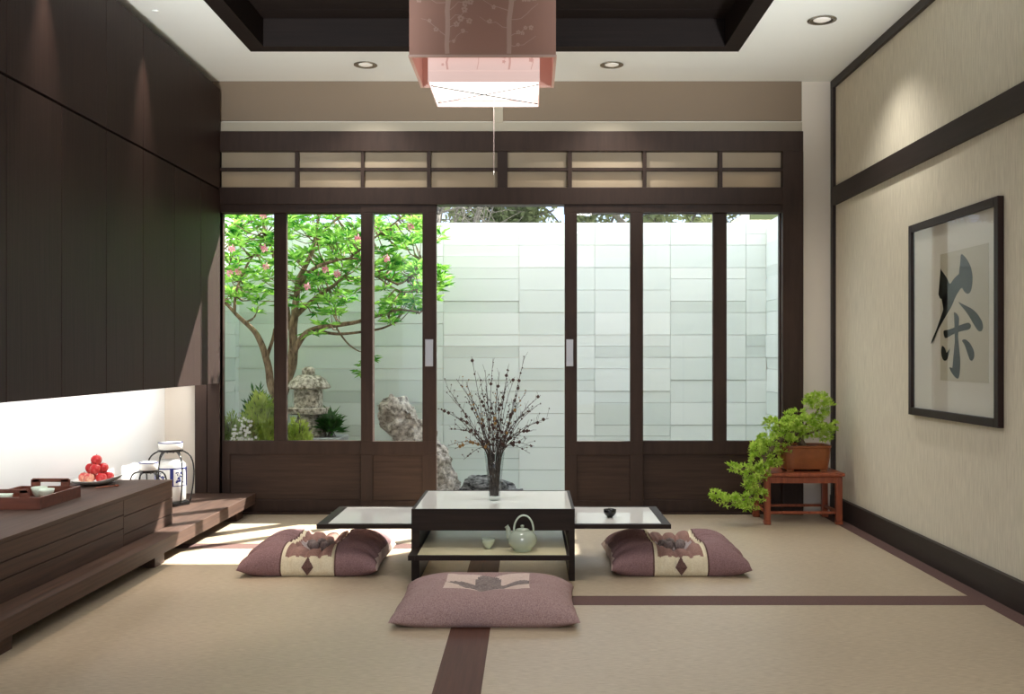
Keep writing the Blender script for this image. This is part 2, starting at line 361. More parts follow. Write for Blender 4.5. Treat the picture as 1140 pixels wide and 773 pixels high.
# platform and bench
XP = -1.72
r = thing('platform_bench', (-2.0, 4.4, 0), 'long low dark timber platform running along the left wall', 'platform')
obj('platform_top', boxes((XL+.001, XP, 2.2, fy0-.006, .07, .136)), M['wood_y'], r, bevel=.002)
for y in (3.25, 4.65, 5.95): obj('foot', boxes((XL+.02, XP-.045, y, y+.12, 0, .07)), M['wood_y'], r, bevel=.002)
XB = -1.838
r = thing('drawer_bench', (-2.07, 4.1, .136), 'dark timber drawer chest standing on the platform, tray on top', 'chest')
obj('chest_body', boxes((XL+.002, XB-.012, 2.5, 5.078, .1365, .35)), M['wood_y'], r)
obj('chest_top', boxes((XL+.002, XB+.001, 2.5, 5.08, .346, .362)), M['wood_y'], r, bevel=.0015)
for (a,b,c,d) in ((2.5,4.468,.1365,.216),(2.5,4.468,.219,.2775),(2.5,4.468,.2805,.345),(4.471,5.08,.1365,.186),(4.471,5.08,.189,.268),(4.471,5.08,.271,.345)):
    obj('drawer_front', boxes((XB-.013, XB, a, b, c, d)), M['wood_y'], r, bevel=.0012)

# serving tray (axis aligned)
zb = .3625; tx0_, tx1_, t0, t1 = -2.297, -2.025, 4.085, 4.455
r = thing('serving_tray', ((tx0_+tx1_)/2, (t0+t1)/2, zb), 'reddish-brown wooden serving tray with slotted handles on the chest', 'tray')
h = .05; k = .009
obj('tray_base', boxes((tx0_+k, tx1_-k, t0+k, t1-k, zb, zb+.008)), M['traywood'], r)
obj('tray_side', boxes((tx0_, tx0_+k, t0, t1, zb, zb+h), (tx1_-k, tx1_, t0, t1, zb, zb+h), (tx0_+k, tx1_-k, t0, t0+k, zb, zb+h), (tx0_+k, tx1_-k, t1-k, t1, zb, zb+h)), M['traywood'], r, bevel=.001)
for ya in (t0, t1-k):
    xa, xb = -2.246, -2.072
    obj('tray_handle', boxes((xa, xa+.04, ya, ya+k, zb+h, zb+.08), (xb-.04, xb, ya, ya+k, zb+h, zb+.08), (xa+.006, xb-.006, ya, ya+k, zb+.068, zb+.084)), M['traywood'], r, bevel=.001)
cupprof = [(.016,0),(.018,.003),(.026,.012),(.032,.03),(.034,.042),(.031,.042),(.028,.028),(.018,.012),(.001,.009)]
cups = [((-2.13, 4.35), 'pale celadon teacup on the wooden tray, the rightmost one'), ((-2.19, 4.41), 'pale celadon teacup on the wooden tray, behind the rightmost cup'), ((-2.235, 4.2), 'pale celadon teacup on the tray, seen through the near handle slot')]
for (x, y), lb in cups:
    bm = bmesh.new(); lathe(bm, cupprof, (x, y, zb+.0085), 28); tag(obj('teacup', bm, M['celadon2'], smooth=True), lb, 'cup', 'teacups on the tray')

# fruit dish
pc = Vector((-2.15, 4.90, zb))
bm = bmesh.new(); lathe(bm, [(.05,0),(.06,.002),(.1,.014),(.118,.026),(.119,.028),(.098,.019),(.06,.008),(.001,.008)], pc, 40, (1.0, 1.12, 2.2))
for v in bm.verts:
    d = v.co-pc
    if d.x > .06: v.co.z += (d.x-.06)*.25
tag(obj('fruit_dish', bm, M['porc'], smooth=True), 'shallow white porcelain dish of red fruit on the chest', 'dish')
R = .0265; base = pc.z+.0095
fr = []
for k in range(6):
    a = 2*math.pi*k/6+.3; fr.append((.056*math.cos(a), .056*math.sin(a), R))
fr.append((0, 0, R))
for k in range(3):
    a = 2*math.pi*k/3+.8; fr.append((.032*math.cos(a), .032*math.sin(a), R+.0425))
fr.append((0, 0, R+.0425*1.98))
lbs = ['at the right rear of the bottom layer', 'at the back of the bottom layer', 'at the left end of the bottom layer', 'at the front left of the bottom layer', 'at the front of the bottom layer', 'at the right front of the bottom layer', 'hidden at the middle of the bottom layer',
 'at the back of the second layer', 'at the left of the second layer', 'at the right of the second layer', 'alone on the very top of the pile']
for k,(x,y,z) in enumerate(fr):
    if k == 6: continue
    p = Vector((pc.x+x, pc.y+y, base+z-.001))
    r = thing('red_fruit', p-Vector((0,0,R)), ('pale pink' if k in (3, 4) else 'red')+' round fruit on the white dish, '+lbs[k], 'fruit', 'fruit on the white dish')
    bm = bmesh.new(); lathe(bm, [(.0008,-R*.98),(R*.5,-R*.86),(R*.87,-R*.5),(R,0),(R*.9,R*.45),(R*.6,R*.8),(R*.3,R*.9),(.0008,R*.82)], p, 20)
    obj('flesh', bm, M['fruitpale' if k in (3, 4) else 'fruit'], r, smooth=True)
    bm = bmesh.new(); tube(bm, [p+Vector((0,0,R*.82)), p+Vector((.002,.001,R*1.12))], .0012, 5); obj('stem', bm, M['bud'], r)
bm = bmesh.new(); tube(bm, smoothpath([(-2.08,4.73,zb+.004),(-2.05,4.76,zb+.005),(-2.02,4.80,zb+.005)]), .003, 6)
lathe(bm, [(.001,0),(.009,.001),(.011,.005),(.007,.009),(.001,.01)], (-2.012,4.81,zb), 12)
tag(obj('wooden_spoon', bm, M['redwood'], smooth=True), 'small brown wooden spoon lying beside the white dish', 'spoon')

# porcelain lanterns in black wire frames
def lantern(x, y, H, Rm, label, blue):
    z0 = .1365
    r = thing('porcelain_lantern', (x, y, z0), label, 'lantern', 'porcelain lanterns')
    bm = bmesh.new(); lathe(bm, [(Rm*.86,0),(Rm*.88,.004),(Rm*.88,.018),(Rm*.8,.022),(.001,.022)], (x,y,z0), 6); obj('base', bm, M['black'], r)
    zt = H-.05
    for k in range(6):
        a = k*math.pi/3+.35; u = Vector((math.cos(a), math.sin(a), 0))
        pts = [(x,y,z0)+Vector((0,0,0))+u*Rm*.84+Vector((0,0,.012)) if False else Vector((x,y,z0+.012))+u*Rm*.84,
               Vector((x,y,z0+H*.3))+u*Rm*.97, Vector((x,y,z0+H*.55))+u*Rm, Vector((x,y,z0+H*.74))+u*Rm*.86, Vector((x,y,z0+zt-.012))+u*Rm*.5, Vector((x,y,z0+zt-.02))+u*Rm*.24]
        bm = bmesh.new(); tube(bm, smoothpath(pts, 5), .0045, 7); obj('rib', bm, M['black'], r, smooth=True)
    bm = bmesh.new(); lathe(bm, [(Rm*.3,zt-.02),(Rm*.55,zt-.014),(Rm*.56,zt-.006),(Rm*.3,zt-.004)], (x,y,z0), 24); obj('collar', bm, M['black'], r)
    cap = bmesh.new(); lathe(cap, [(Rm*.45,zt-.004),(Rm*.52,zt),(Rm*.54,zt+.03),(Rm*.5,zt+.04),(Rm*.3,zt+.044),(.001,zt+.045)], (x,y,z0), 28)
    c = obj('cap', cap, M['porc'], r, smooth=True)
    bm = bmesh.new(); lathe(bm, [(Rm*.505,zt+.036),(Rm*.545,zt+.036),(Rm*.545,zt+.04),(Rm*.505,zt+.0405)], (x,y,z0), 28); obj('blue_line', bm, M['blue'], c)
    jb = bmesh.new(); jr = Rm*.68; jh = H*.7 if blue else H*.55
    lathe(jb, [(jr*.9,.0225),(jr,.03),(jr*1.02,jh*.5),(jr*.98,jh*.9),(jr*.7,jh),(.001,jh)], (x,y,z0), 32); j = obj('jar', jb, M['porc'], r, smooth=True)
    if blue:
        bm = bmesh.new(); rr = jr*1.03
        def patch(a0, a1, za, zb_):
            n = max(1, int((a1-a0)/.12)); vs = []
            for q in range(n+1):
                a = a0+(a1-a0)*q/n
                vs.append([bm.verts.new((x+rr*math.cos(a), y+rr*math.sin(a), z0+zz)) for zz in (za, zb_)])
            for q in range(n): bm.faces.new((vs[q][0], vs[q+1][0], vs[q+1][1], vs[q][1]))
        patch(0, 2*math.pi, H*.30, H*.312); patch(0, 2*math.pi, H*.565, H*.585)
        rnd = random.Random(3)
        for q in range(5):
            a = q*1.257; patch(a, a+.22, H*.31, H*.57)
            for s in range(26):
                aa = a+.3+rnd.random()*.55; zz = H*(.33+.2*rnd.random()); patch(aa, aa+.05+.1*rnd.random(), zz, zz+.004+.01*rnd.random())
        obj('blue_painting', bm, M['blue'], j, recalc=False)
lantern(-2.085, 5.73, .372, .128, 'taller black-framed porcelain lantern with blue painted jar beside the window', True)
lantern(-2.07, 5.36, .295, .094, 'shorter black-framed porcelain lantern just behind the chest', False)

# ------------------------------------------------------------ tea table
X0, X1, Ya, Yb = -.5256, .199, 4.38, 4.99; zt = .319
r = thing('tea_table', ((X0+X1)/2, (Ya+Yb)/2, 0), 'dark wood and white glass low tea table with pull-out side leaves', 'table')
def framed(name, x0, x1, y0, y1, z0, z1, fx0, fx1, fy, fr_, mat, parent, gname, inset=.0015):
    f = obj(name, boxes((x0, x1, y0, y0+fy, z0, z1), (x0, x1, y1-fr_, y1, z0, z1), (x0, x0+fx0, y0+fy, y1-fr_, z0, z1), (x1-fx1, x1, y0+fy, y1-fr_, z0, z1)), M['ebony'], parent, bevel=.001)
    obj(gname, boxes((x0+fx0, x1-fx1, y0+fy, y1-fr_, z1-.01, z1-inset)), M[mat], f)
framed('top_box', X0, X1, Ya, Yb, .2235, zt, .014, .014, .012, .012, 'tabletop', r, 'glass_top')
obj('box_underside', boxes((X0+.014, X1-.014, Ya+.012, Yb-.012, .2235, .232)), M['ebony'], r)
obj('side_panel', boxes((X0, X0+.035, Ya, Yb, 0, .2235)), M['ebony'], r, bevel=.001)
obj('side_panel', boxes((X1-.026, X1, Ya, Yb, 0, .2235)), M['ebony'], r, bevel=.001)
framed('pull_out_shelf', -.4895, .168, 4.2, 4.98, .1275, .1485, .008, .012, .016, .014, 'shelftop', r, 'shelf_glass')
obj('shelf_lug', boxes((-.519, -.4896, 4.2, 4.379, .1275, .1485)), M['ebony'], r)
framed('left_leaf', -.963, X0-.0005, 4.455, 4.99, .218, .238, .045, .003, .028, .02, 'tabletop', r, 'leaf_glass')
framed('right_leaf', X1+.0005, .637, 4.455, 4.99, .218, .238, .003, .04, .028, .02, 'tabletop', r, 'leaf_glass')

# teapot and cup on the shelf
def px_on(px, py, z): Y = (CH-z)*F/(py-VY); return Vector(((px-VX)*Y/F, Y, z))
p = Vector(((581.5-VX)*4.31/F, 4.31, .1485))
r = thing('teapot', p, 'grey-green glazed teapot with hoop handle on the table shelf', 'teapot')
s = 1.0
bm = bmesh.new(); lathe(bm, [(.038,0),(.041,.002),(.041,.012),(.052,.02),(.062,.035),(.0645,.05),(.06,.066),(.048,.08),(.034,.088),(.026,.09),(.001,.09)], p, 36); obj('pot_body', bm, M['celadon'], r, smooth=True)
bm = bmesh.new(); lathe(bm, [(.03,.0885),(.031,.092),(.022,.097),(.006,.1),(.006,.103),(.009,.108),(.006,.112),(.001,.113)], p, 24); obj('lid', bm, M['celadon'], r, smooth=True)
bm = bmesh.new(); tube(bm, smoothpath([p+Vector((-.048,0,.05)), p+Vector((-.06,0,.075)), p+Vector((-.062,0,.095)), p+Vector((-.07,0,.108))], 5), [.017,.0165,.016,.015,.014,.013,.012,.0115,.011,.0105,.01,.0095,.009,.009,.01,.011], 14); obj('spout', bm, M['celadon'], r, smooth=True)
bm = bmesh.new(); hp = [p+Vector((.006-.043*math.cos(a), 0, .082+.072*math.sin(a)**.9 if math.sin(a) > 0 else .082)) for a in [math.pi*k/18 for k in range(19)]]
tube(bm, hp, .0042, 8); obj('hoop_handle', bm, M['celadon2'], r, smooth=True)
bm = bmesh.new(); c = Vector(((543.5-VX)*4.36/F, 4.36, .1485))
lathe(bm, [(.012,0),(.013,.006),(.022,.016),(.029,.032),(.031,.044),(.0285,.044),(.026,.032),(.018,.017),(.001,.011)], c, 28)
tag(obj('tea_bowl', bm, M['celadon'], smooth=True), 'small grey-green tea bowl beside the teapot on the shelf', 'bowl')
bm = bmesh.new(); c = Vector(((679-VX)*4.66/F, 4.66, .2367))
lathe(bm, [(.012,0),(.013,.004),(.022,.01),(.029,.022),(.03,.038),(.0275,.038),(.026,.024),(.018,.012),(.001,.009)], c, 28)
tag(obj('tea_bowl', bm, M['black'], smooth=True), 'small black tea bowl on the right table leaf', 'bowl')

# glass vase with twigs
vc = Vector(((550.5-VX)*4.66/F, 4.66, zt-.0015))
bm = bmesh.new(); lathe(bm, [(.001,0),(.024,0),(.028,.004),(.03,.05),(.038,.14),(.049,.23),(.0475,.23),(.0355,.14),(.0275,.05),(.0255,.02),(.001,.018)], vc, 36)
gm = paneglass('clear_vase_glass', (.93,.95,.95), 1.0)
tag(obj('glass_vase', bm, gm, smooth=True), 'tall clear glass vase of budded twigs on the tea table', 'vase')
tips = [(488,455),(497,430),(508,422),(513,428),(525,397),(534,420),(549,399),(556,414),(584,397),(573,420),(586,436),(602,440),(611,466),(592,480),(598,452),(520,443),(512,479),(506,500),(541,430),(563,430),(576,448),(590,505),(500,478),(530,450),(553,440),(568,455),(583,462),(516,512),(593,498),(545,460),(504,445),(519,425),(540,412),(552,425),(566,408),(578,430),(594,455),(560,440),(535,465),(524,480),(508,465),(570,470),(580,485),(556,470),(603,470),(498,497),(532,438),(547,448)]
rnd = random.Random(11)
for k,(tx,ty) in enumerate(tips):
    Yt = 4.66+rnd.uniform(-.14, .14)
    tip = P(tx, ty, Yt)
    a = rnd.uniform(0, 6.28); br_ = rnd.uniform(.006, .021); b0 = vc+Vector((br_*math.cos(a), br_*math.sin(a), .021))
    d = (tip-vc); d.z = 0
    dn = d.normalized() if d.length > .01 else Vector((1,0,0))
    mid = vc+dn*min(.042, .010+d.length*.13)+Vector((rnd.uniform(-.012,.012),rnd.uniform(-.008,.008),.232))
    mid = vc+Vector((0,0,.232))+((mid-vc-Vector((0,0,.232))).normalized()*min(.043, (mid-vc-Vector((0,0,.232))).length))
    low = b0.lerp(mid, .5)+Vector((0,0,.0))
    ctrl = mid.lerp(tip, .5)+Vector((rnd.uniform(-.015,.015), rnd.uniform(-.015,.015), .012+.03*min(1,d.length/.3)))
    path = smoothpath([b0, low, mid, ctrl, tip], 6)
    n = len(path); rad = [.0023*(1-.6*i/(n-1)) for i in range(n)]
    r = thing('budded_twig', b0, 'thin dark branching twig with small brown buds standing in the glass vase', 'twig', 'twigs in the glass vase')
    bm = bmesh.new(); tube(bm, path, rad, 5)
    buds = bmesh.new(); gold = 0
    first = int(n*.52)
    for i in range(first, n-1):
        if rnd.random() < .85:
            dd = Vector((rnd.uniform(-1,1), rnd.uniform(-1,1), rnd.uniform(.1,1))).normalized(); dd = (dd+(path[i+1]-path[i]).normalized()*.9).normalized()
            L = rnd.uniform(.015, .055); e = path[i]+dd*L
            tube(bm, [path[i], path[i]+dd*L*.5+Vector((0,0,.003)), e], [rad[i]*.6, .0009, .0005], 4)
            if rnd.random() < .5: lathe(buds, [(.0003,-.003),(.0028,-.001),(.0028,.002),(.0003,.0045)], e, 6)
        if rnd.random() < .42:
            sz = rnd.choice((1, 1.5, 2.6)); lathe(buds, [(.0003,-.003*sz),(.0028*sz,-.001*sz),(.003*sz,.0015*sz),(.0003,.004*sz)], path[i]+Vector((rnd.uniform(-.003,.003), 0, .001)), 6)
    obj('stem', bm, M['twig'], r)
    if len(buds.verts): obj('bud', buds, M['budgold' if k % 7 == 3 else 'bud'], r, smooth=True)['kind'] = 'stuff'

# ------------------------------------------------------------ cushions
def cushion(center, W, D, H, label, style, rotz=0):
    r = thing('floor_cushion', (center[0], center[1], 0), label, 'cushion', 'floor cushions')
    n = 96
    def surf(u, v, top):
        au, av = abs(u), abs(v)
        k = max(0, (1-au**3.2))*max(0, (1-av**3.2))
        z = k**.40
        x = u*W/2*(1-.05*(1-v*v)); y = v*D/2*(1-.07*(1-u*u))
        rr = math.hypot(u, v); th = math.atan2(v, u)
        if top:
            h = H*.22+H*.86*z
            if style == 'band':
                # deep tied centre, the cloth gathered towards it in sharp folds
                h -= H*.30*math.exp(-((u/.36)**2+(v/.85)**4)); h -= H*.42*math.exp(-((u/.34)**2+(v/.42)**2))
                cr = 1-abs(math.sin(th*7+.6*math.sin(th*2)))**.7
                h -= H*.13*cr*math.exp(-((rr-.40)/.26)**2)
                e = math.exp(-((1-au)/.30)**2)*(1-av**6)
                h -= H*.12*e*(1-abs(math.sin(v*9+.5)))**1.5
                if au < .37 and av > .5: y -= math.copysign(.016*(1-abs(math.sin(u*15+.9)))**2*min(1, (av-.5)*3), v)
                if au > .6: x -= math.copysign(.022*(1-abs(math.sin(v*10+.5)))**1.6*min(1, (au-.6)*3)*(1-av**8), u)
                if au < .37 and av > .2: h -= H*.16*(1-abs(math.sin(u*15+.9)))**2*(1-av**10)
            else:
                h -= H*.42*math.exp(-((u/.34)**2+(v/.40)**2))
                cr = 1-abs(math.sin(th*4+.5))**.6
                h -= H*.12*cr*math.exp(-((rr-.36)/.22)**2)
                h += H*.26*math.exp(-(rr/.13)**2)
                e = math.exp(-((1-au)/.18)**2)*(1-av**4); h -= H*.10*e*(1-abs(math.sin(v*8)))**1.4
                h += H*.03*noise.noise(Vector((u*3, v*3, 1)))*z
            return Vector((center[0]+x, center[1]+y, h))
        return Vector((center[0]+x, center[1]+y, max(.001, H*.24-H*.24*min(1, k*5)**.6)))
    mats = {'cover': ([], 'mauve' if style != 'band' else 'mauved')}
    grid = {}
    def cls(u, v, top):
        """which cloth the patch belongs to"""
        rr = math.hypot(u, v)
        if style == 'band':
            if top and rr < .17: return 'centre_tuft'
            if abs(u) < .40:
                if abs(u) > .375: return 'piping'+('' if u > 0 else ' ')
                fz = -v
                if top and .55 < abs(v) : 
                    pass
                lim = .93+.012*math.cos(u*40)
                if top and abs(v) < lim:
                    if abs(u) > .335: return 'band_edging'+('' if u > 0 else ' ')
                    return 'inner_panel' if rr < .30 else 'pleated_band'
                return 'front_band'
            if abs(u) > .985: return 'end_piping'+('' if u > 0 else ' ')
            return 'cover'
        if top and rr < .0: return 'centre_tuft'
        if top and abs(u) < .50 and abs(v) < .46:
            q = abs((math.atan2(v, u)*4/math.pi) % 2-1)
            star = .20+.34*q**1.1
            return 'centre_tuft' if rr < star else 'centre_square'
        return 'cover'
    def coordN(i):
        t = -1+2*i/n
        return math.copysign(1-(1-abs(t))**1.25, t)
    bms = {}
    for top in (True, False):
        cache = {}
        for i in range(n):
            for j in range(n):
                cc = [(coordN(a), coordN(b)) for a,b in ((i,j),(i+1,j),(i+1,j+1),(i,j+1))]
                u = sum(q[0] for q in cc)/4; v = sum(q[1] for q in cc)/4
                nm = cls(u, v, top)
                b, vs = bms.setdefault(nm, (bmesh.new(), {}))
                f = []
                for q in ((i,j),(i+1,j),(i+1,j+1),(i,j+1)):
                    edge = q[0] in (0,n) or q[1] in (0,n); key = (q, 'e' if edge else top)
                    if key not in vs:
                        co = surf(coordN(q[0]), coordN(q[1]), top)
                        if edge: co.z = H*.24
                        vs[key] = b.verts.new(co)
                    f.append(vs[key])
                try: b.faces.new(f if top else f[::-1])
                except ValueError: pass
    mm = {'cover': 'mauved' if style == 'band' else 'mauve', 'centre_tuft': 'greycloth', 'centre_square': 'pinkpale', 'pleated_band': 'pleat', 'band_edging': 'creamcloth', 'front_band': 'creamcloth', 'piping': 'browncloth', 'end_piping': 'pinkpale', 'inner_panel': 'greylilac'}
    parts = {}
    for nm, (b, vs) in bms.items():
        parts[nm] = obj(nm.strip(), b, M[mm[nm.strip()]], r, smooth=True, recalc=False)
    if style == 'band':
        # diamond patch on the front seam and small folds at the centre
        bm = bmesh.new()
        yy = center[1]-D/2*(1-.07); 
        cx, cz = center[0], H*.30
        pts = []
        for (a, b_) in ((0, .046), (.027, 0), (0, -.036), (-.027, 0)):
            pts.append((cx+a, cz+b_))
        front = []
        # follow the cushion's front by sampling the surface
        def fy(z):
            best = None
            for q in range(200):
                v = -1+.5*q/200; s_ = surf(0.0, v, True)
                if s_.z >= z: return s_.y
            return yy
        vs = [bm.verts.new((a, fy(max(b_, H*.26))-.006, b_)) for a, b_ in pts]
        cvt = bm.verts.new((cx, fy(cz)-.010, cz))
        for q in range(4): bm.faces.new((vs[q], vs[(q+1)%4], cvt))
        obj('diamond_patch', bm, M['browncloth'], r)
        for q in range(5):
            a = q*1.257+.4; bm = bmesh.new()
            lathe(bm, [(.0005,-.02),(.02,-.01),(.026,.006),(.018,.024),(.0005,.03)], (center[0]+.045*math.cos(a), center[1]+.045*math.sin(a), H*.58), 14, (1.0, .75, 2))
            obj('tuft_fold', bm, M['greycloth'], r, smooth=True)
    r.rotation_euler.z = rotz
    return r
cushion((-1.003, 4.74), .64, .62, .150, 'mauve floor cushion with cream band left of the tea table', 'band')
cushion((.682, 4.74), .64, .62, .150, 'mauve floor cushion with cream band right of the tea table', 'band')
cushion((-.166, 3.87), .70, .56, .118, 'plain mauve floor cushion with pale centre square in front of the table', 'plain')

# ------------------------------------------------------------ bonsai stand
sx0, sx1, sy0, sy1 = 1.385, 1.845, 5.83, 6.15; sz = .307
r = thing('bonsai_stand', ((sx0+sx1)/2, (sy0+sy1)/2, 0), 'small reddish-brown wooden stand in the corner carrying the bonsai', 'stand')
obj('stand_top', boxes((sx0-.012, sx1+.012, sy0-.012, sy1+.012, sz-.022, sz)), M['redwood'], r, bevel=.006)
obj('apron', boxes((sx0+.006, sx1-.006, sy0+.006, sy0+.022, sz-.062, sz-.024), (sx0+.006, sx1-.006, sy1-.022, sy1-.006, sz-.062, sz-.024), (sx0+.006, sx0+.022, sy0+.022, sy1-.022, sz-.062, sz-.024), (sx1-.022, sx1-.006, sy0+.022, sy1-.022, sz-.062, sz-.024)), M['redwood'], r, bevel=.003)
for x in (sx0, sx1-.036):
    for y in (sy0, sy1-.036):
        bm = bmesh.new(); bbox(bm, x, x+.036, y, y+.036, .022, sz-.0225); bbox(bm, x-.002, x+.038, y-.002, y+.038, 0, .022)
        obj('leg', bm, M['redwood'], r, bevel=.004)
zs = .062
obj('stretcher', boxes((sx0+.036, sx1-.036, sy0+.01, sy0+.026, zs, zs+.016)), M['redwood'], r, bevel=.003)
obj('stretcher', boxes((sx0+.036, sx1-.036, sy1-.026, sy1-.01, zs, zs+.016)), M['redwood'], r, bevel=.003)
obj('stretcher', boxes((sx0+.01, sx0+.026, sy0+.036, sy1-.036, zs, zs+.016)), M['redwood'], r, bevel=.003)
obj('stretcher', boxes((sx1-.026, sx1-.01, sy0+.036, sy1-.036, zs, zs+.016)), M['redwood'], r, bevel=.003)
pc = Vector((1.655, 5.985, sz))
r = thing('bonsai_pot', pc, 'brown glazed rectangular pot holding the bonsai on the wooden stand', 'pot')
bm = bmesh.new(); lathe(bm, [(.86,.012),(.9,.016),(.97,.08),(1.0,.14),(1.03,.142),(1.03,.155),(.95,.155),(.93,.135),(.001,.135)], pc, 48, (.15, .105, 5)); obj('pot_body', bm, M['pot'], r, smooth=False, bevel=.002)
for a in (-1, 1):
    for b_ in (-1, 1): obj('pot_foot', boxes((pc.x+a*.1-.02, pc.x+a*.1+.02, pc.y+b_*.07-.012, pc.y+b_*.07+.012, sz+.0002, sz+.013)), M['pot'], r)
bm = bmesh.new(); lathe(bm, [(.9,.136),(.6,.143),(.001,.150)], pc, 32, (.15, .105, 5)); obj('soil', bm, M['soil'], r)
# bonsai
def blade(bm, p, d, L, W, up, fold=.3, curl=0.):
    d = d.normalized(); s = d.cross(up)
    if s.length < 1e-4: s = d.orthogonal()
    s.normalize(); nrm = s.cross(d)
    a = bm.verts.new(p); b = bm.verts.new(p+d*L+nrm*curl*L)
    m = p+d*L*.5+nrm*curl*L*.45*-0.2
    l = bm.verts.new(m-s*W/2+nrm*W*fold); r_ = bm.verts.new(m+s*W/2+nrm*W*fold); c = bm.verts.new(m)
    bm.faces.new((a, c, l)); bm.faces.new((c, b, l)); bm.faces.new((a, r_, c)); bm.faces.new((c, r_, b))
by = 5.95
r = thing('bonsai_tree', pc+Vector((-.02,0,.15)), 'cascading green bonsai tree spilling left over its brown pot', 'bonsai')
trunkp = [P(897,496,by), P(884,484,by-.02), P(868,490,by-.05), P(852,510,by-.12), P(846,535,by-.15), P(838,552,by-.16), P(815,560,by-.16)]
trunkp[0] = Vector((pc.x+.0, pc.y, sz+.14))
bm = bmesh.new(); tp = smoothpath(trunkp, 5); tube(bm, tp, [.024*(1-.8*i/(len(tp)-1)) for i in range(len(tp))], 8)
for br in ([P(886,486,by), P(900,470,by), P(912,455,by)], [P(886,486,by), P(870,474,by), P(850,465,by)], [P(890,486,by), P(915,478,by), P(926,476,by-.02)], [P(852,510,by-.12), P(838,500,by-.14)], [P(850,520,by-.12), P(826,523,by-.14), P(812,521,by-.14)]):
    b2 = smoothpath(br, 4); tube(bm, b2, [.010*(1-.7*i/(len(b2)-1)) for i in range(len(b2))], 6)
obj('trunk', bm, M['bark'], r, smooth=True)
cl = [(911,446,11,8),(903,443,8,5),(918,452,9,8),(914,462,7,6),(900,450,6,5),(886,462,13,5),(892,470,24,8),(870,474,22,7),(858,468,8,3),(905,478,20,8),(922,478,9,5),(880,482,20,8),(915,487,12,4),(928,474,4,5),(866,489,22,6),(850,489,9,5),(858,500,18,6),(842,499,8,7),(872,503,10,5),(846,512,14,7),(860,514,10,6),(828,522,12,4),(816,520,6,3),(840,527,12,9),(850,524,8,8),(838,540,10,10),(845,550,9,8),(828,556,14,7),(812,558,13,5),(800,553,9,4),(796,550,5,4),(832,565,14,3)]
bm = bmesh.new(); rnd = random.Random(5)
for (cx_, cy_, rx, ry) in cl:
    N_ = int(rx*ry*.36)+5
    depth = by+(-.02 if cx_ > 870 else -.08 if cx_ > 850 else -.14)
    for q in range(N_):
        while True:
            a, b_, c_ = (rnd.uniform(-1,1) for _ in range(3))
            if .25 < a*a+b_*b_+c_*c_ < 1: break
        pp = P(cx_+a*rx*1.05, cy_+b_*ry*1.05, depth+c_*min(.09, rx*.006))
        out = Vector((a, c_*.6-.25, -b_*.8+.35)).normalized()
        for s_ in range(15):
            d = out*.8+Vector((rnd.gauss(0,1), rnd.gauss(0,1), rnd.gauss(.2,.8)))*.75
            blade(bm, pp+Vector((rnd.gauss(0,.004),rnd.gauss(0,.004),rnd.gauss(0,.004))), d, rnd.uniform(.014,.026), rnd.uniform(.006,.009), Vector((rnd.gauss(0,.4),rnd.gauss(-.3,.4),1)), .15)
for v in bm.verts:
    if v.co.x > XR-.03: v.co.x = XR-.03-(v.co.x-XR+.03)*.3
obj('foliage', bm, M['leafbon'], r, recalc=False)['kind'] = 'stuff'

# ------------------------------------------------------------ framed calligraphy
fx = XR-.0005; fd = .026
r = thing('framed_calligraphy', (XR, 4.473, .706), 'dark-framed ink calligraphy of one large character on the right wall', 'picture')
ya, yb, za, zb_ = 4.0, 4.946, .706, 1.648; bw = .036
obj('picture_frame', boxes((fx-fd, fx, ya, ya+bw, za, zb_), (fx-fd, fx, yb-bw, yb, za, zb_), (fx-fd, fx, ya+bw, yb-bw, za, za+bw), (fx-fd, fx, ya+bw, yb-bw, zb_-bw, zb_)), M['picframe'], r, bevel=.002)
obj('mount_board', boxes((fx-.008, fx-.001, ya+bw-.002, yb-bw+.002, za+bw-.002, zb_-bw+.002)), M['mount'], r)
pp_ = obj('paper_sheet', boxes((fx-.0095, fx-.008, 4.115, 4.60, .885, 1.47)), M['xuan'], r)
obj('cover_glass', boxes((fx-.019, fx-.017, ya+bw-.002, yb-bw+.002, za+bw-.002, zb_-bw+.002)), M['picglass'], r)
def wallpt(zx, zy, X=fx-.0097):
    px = 1010+zx/5.525; py = 210+zy/5.525; Y = F*X/(px-VX); return Vector((X, Y, CH-(py-VY)*Y/F))
o2 = 718
st = [
 [(330,395),(365,430),(392,480),(403,540),(400,600),(388,640),(370,650),(350,635),(335,605),(300,660),(272,728),(236,70+o2),(190,150+o2),(165,215+o2),(145,243+o2),(150,215+o2),(175,160+o2),(200,90+o2),(228,728),(250,665),(236,655),(205,685),(188,645),(216,625),(205,570),(203,487),(215,510),(245,550),(262,592),(290,550),(325,520),(326,460)],
 [(312,695),(350,715),(400,740),(432,60+o2-8),(462,100+o2),(468,140+o2),(455,163+o2),(435,158+o2),(410,120+o2),(378,62+o2),(350,25+o2),(328,0+o2)],
 [(222,155+o2),(260,150+o2),(330,120+o2),(380,105+o2),(395,125+o2),(385,150+o2),(330,160+o2),(280,180+o2),(235,207+o2),(225,185+o2)],
 [(285,40+o2),(305,50+o2),(320,75+o2),(318,120+o2),(312,180+o2),(320,260+o2),(328,340+o2),(325,420+o2),(315,455+o2),(295,445+o2),(270,410+o2),(258,380+o2),(275,385+o2),(292,392+o2),(300,350+o2),(298,280+o2),(296,200+o2),(300,120+o2),(295,75+o2)],
 [(215,245+o2),(235,265+o2),(240,295+o2),(250,285+o2),(265,262+o2),(258,300+o2),(248,335+o2),(230,345+o2),(215,325+o2),(208,285+o2)],
 [(335,215+o2),(360,208+o2),(390,235+o2),(412,280+o2),(415,320+o2),(400,345+o2),(385,335+o2),(370,290+o2),(355,245+o2)]]
bm = bmesh.new()
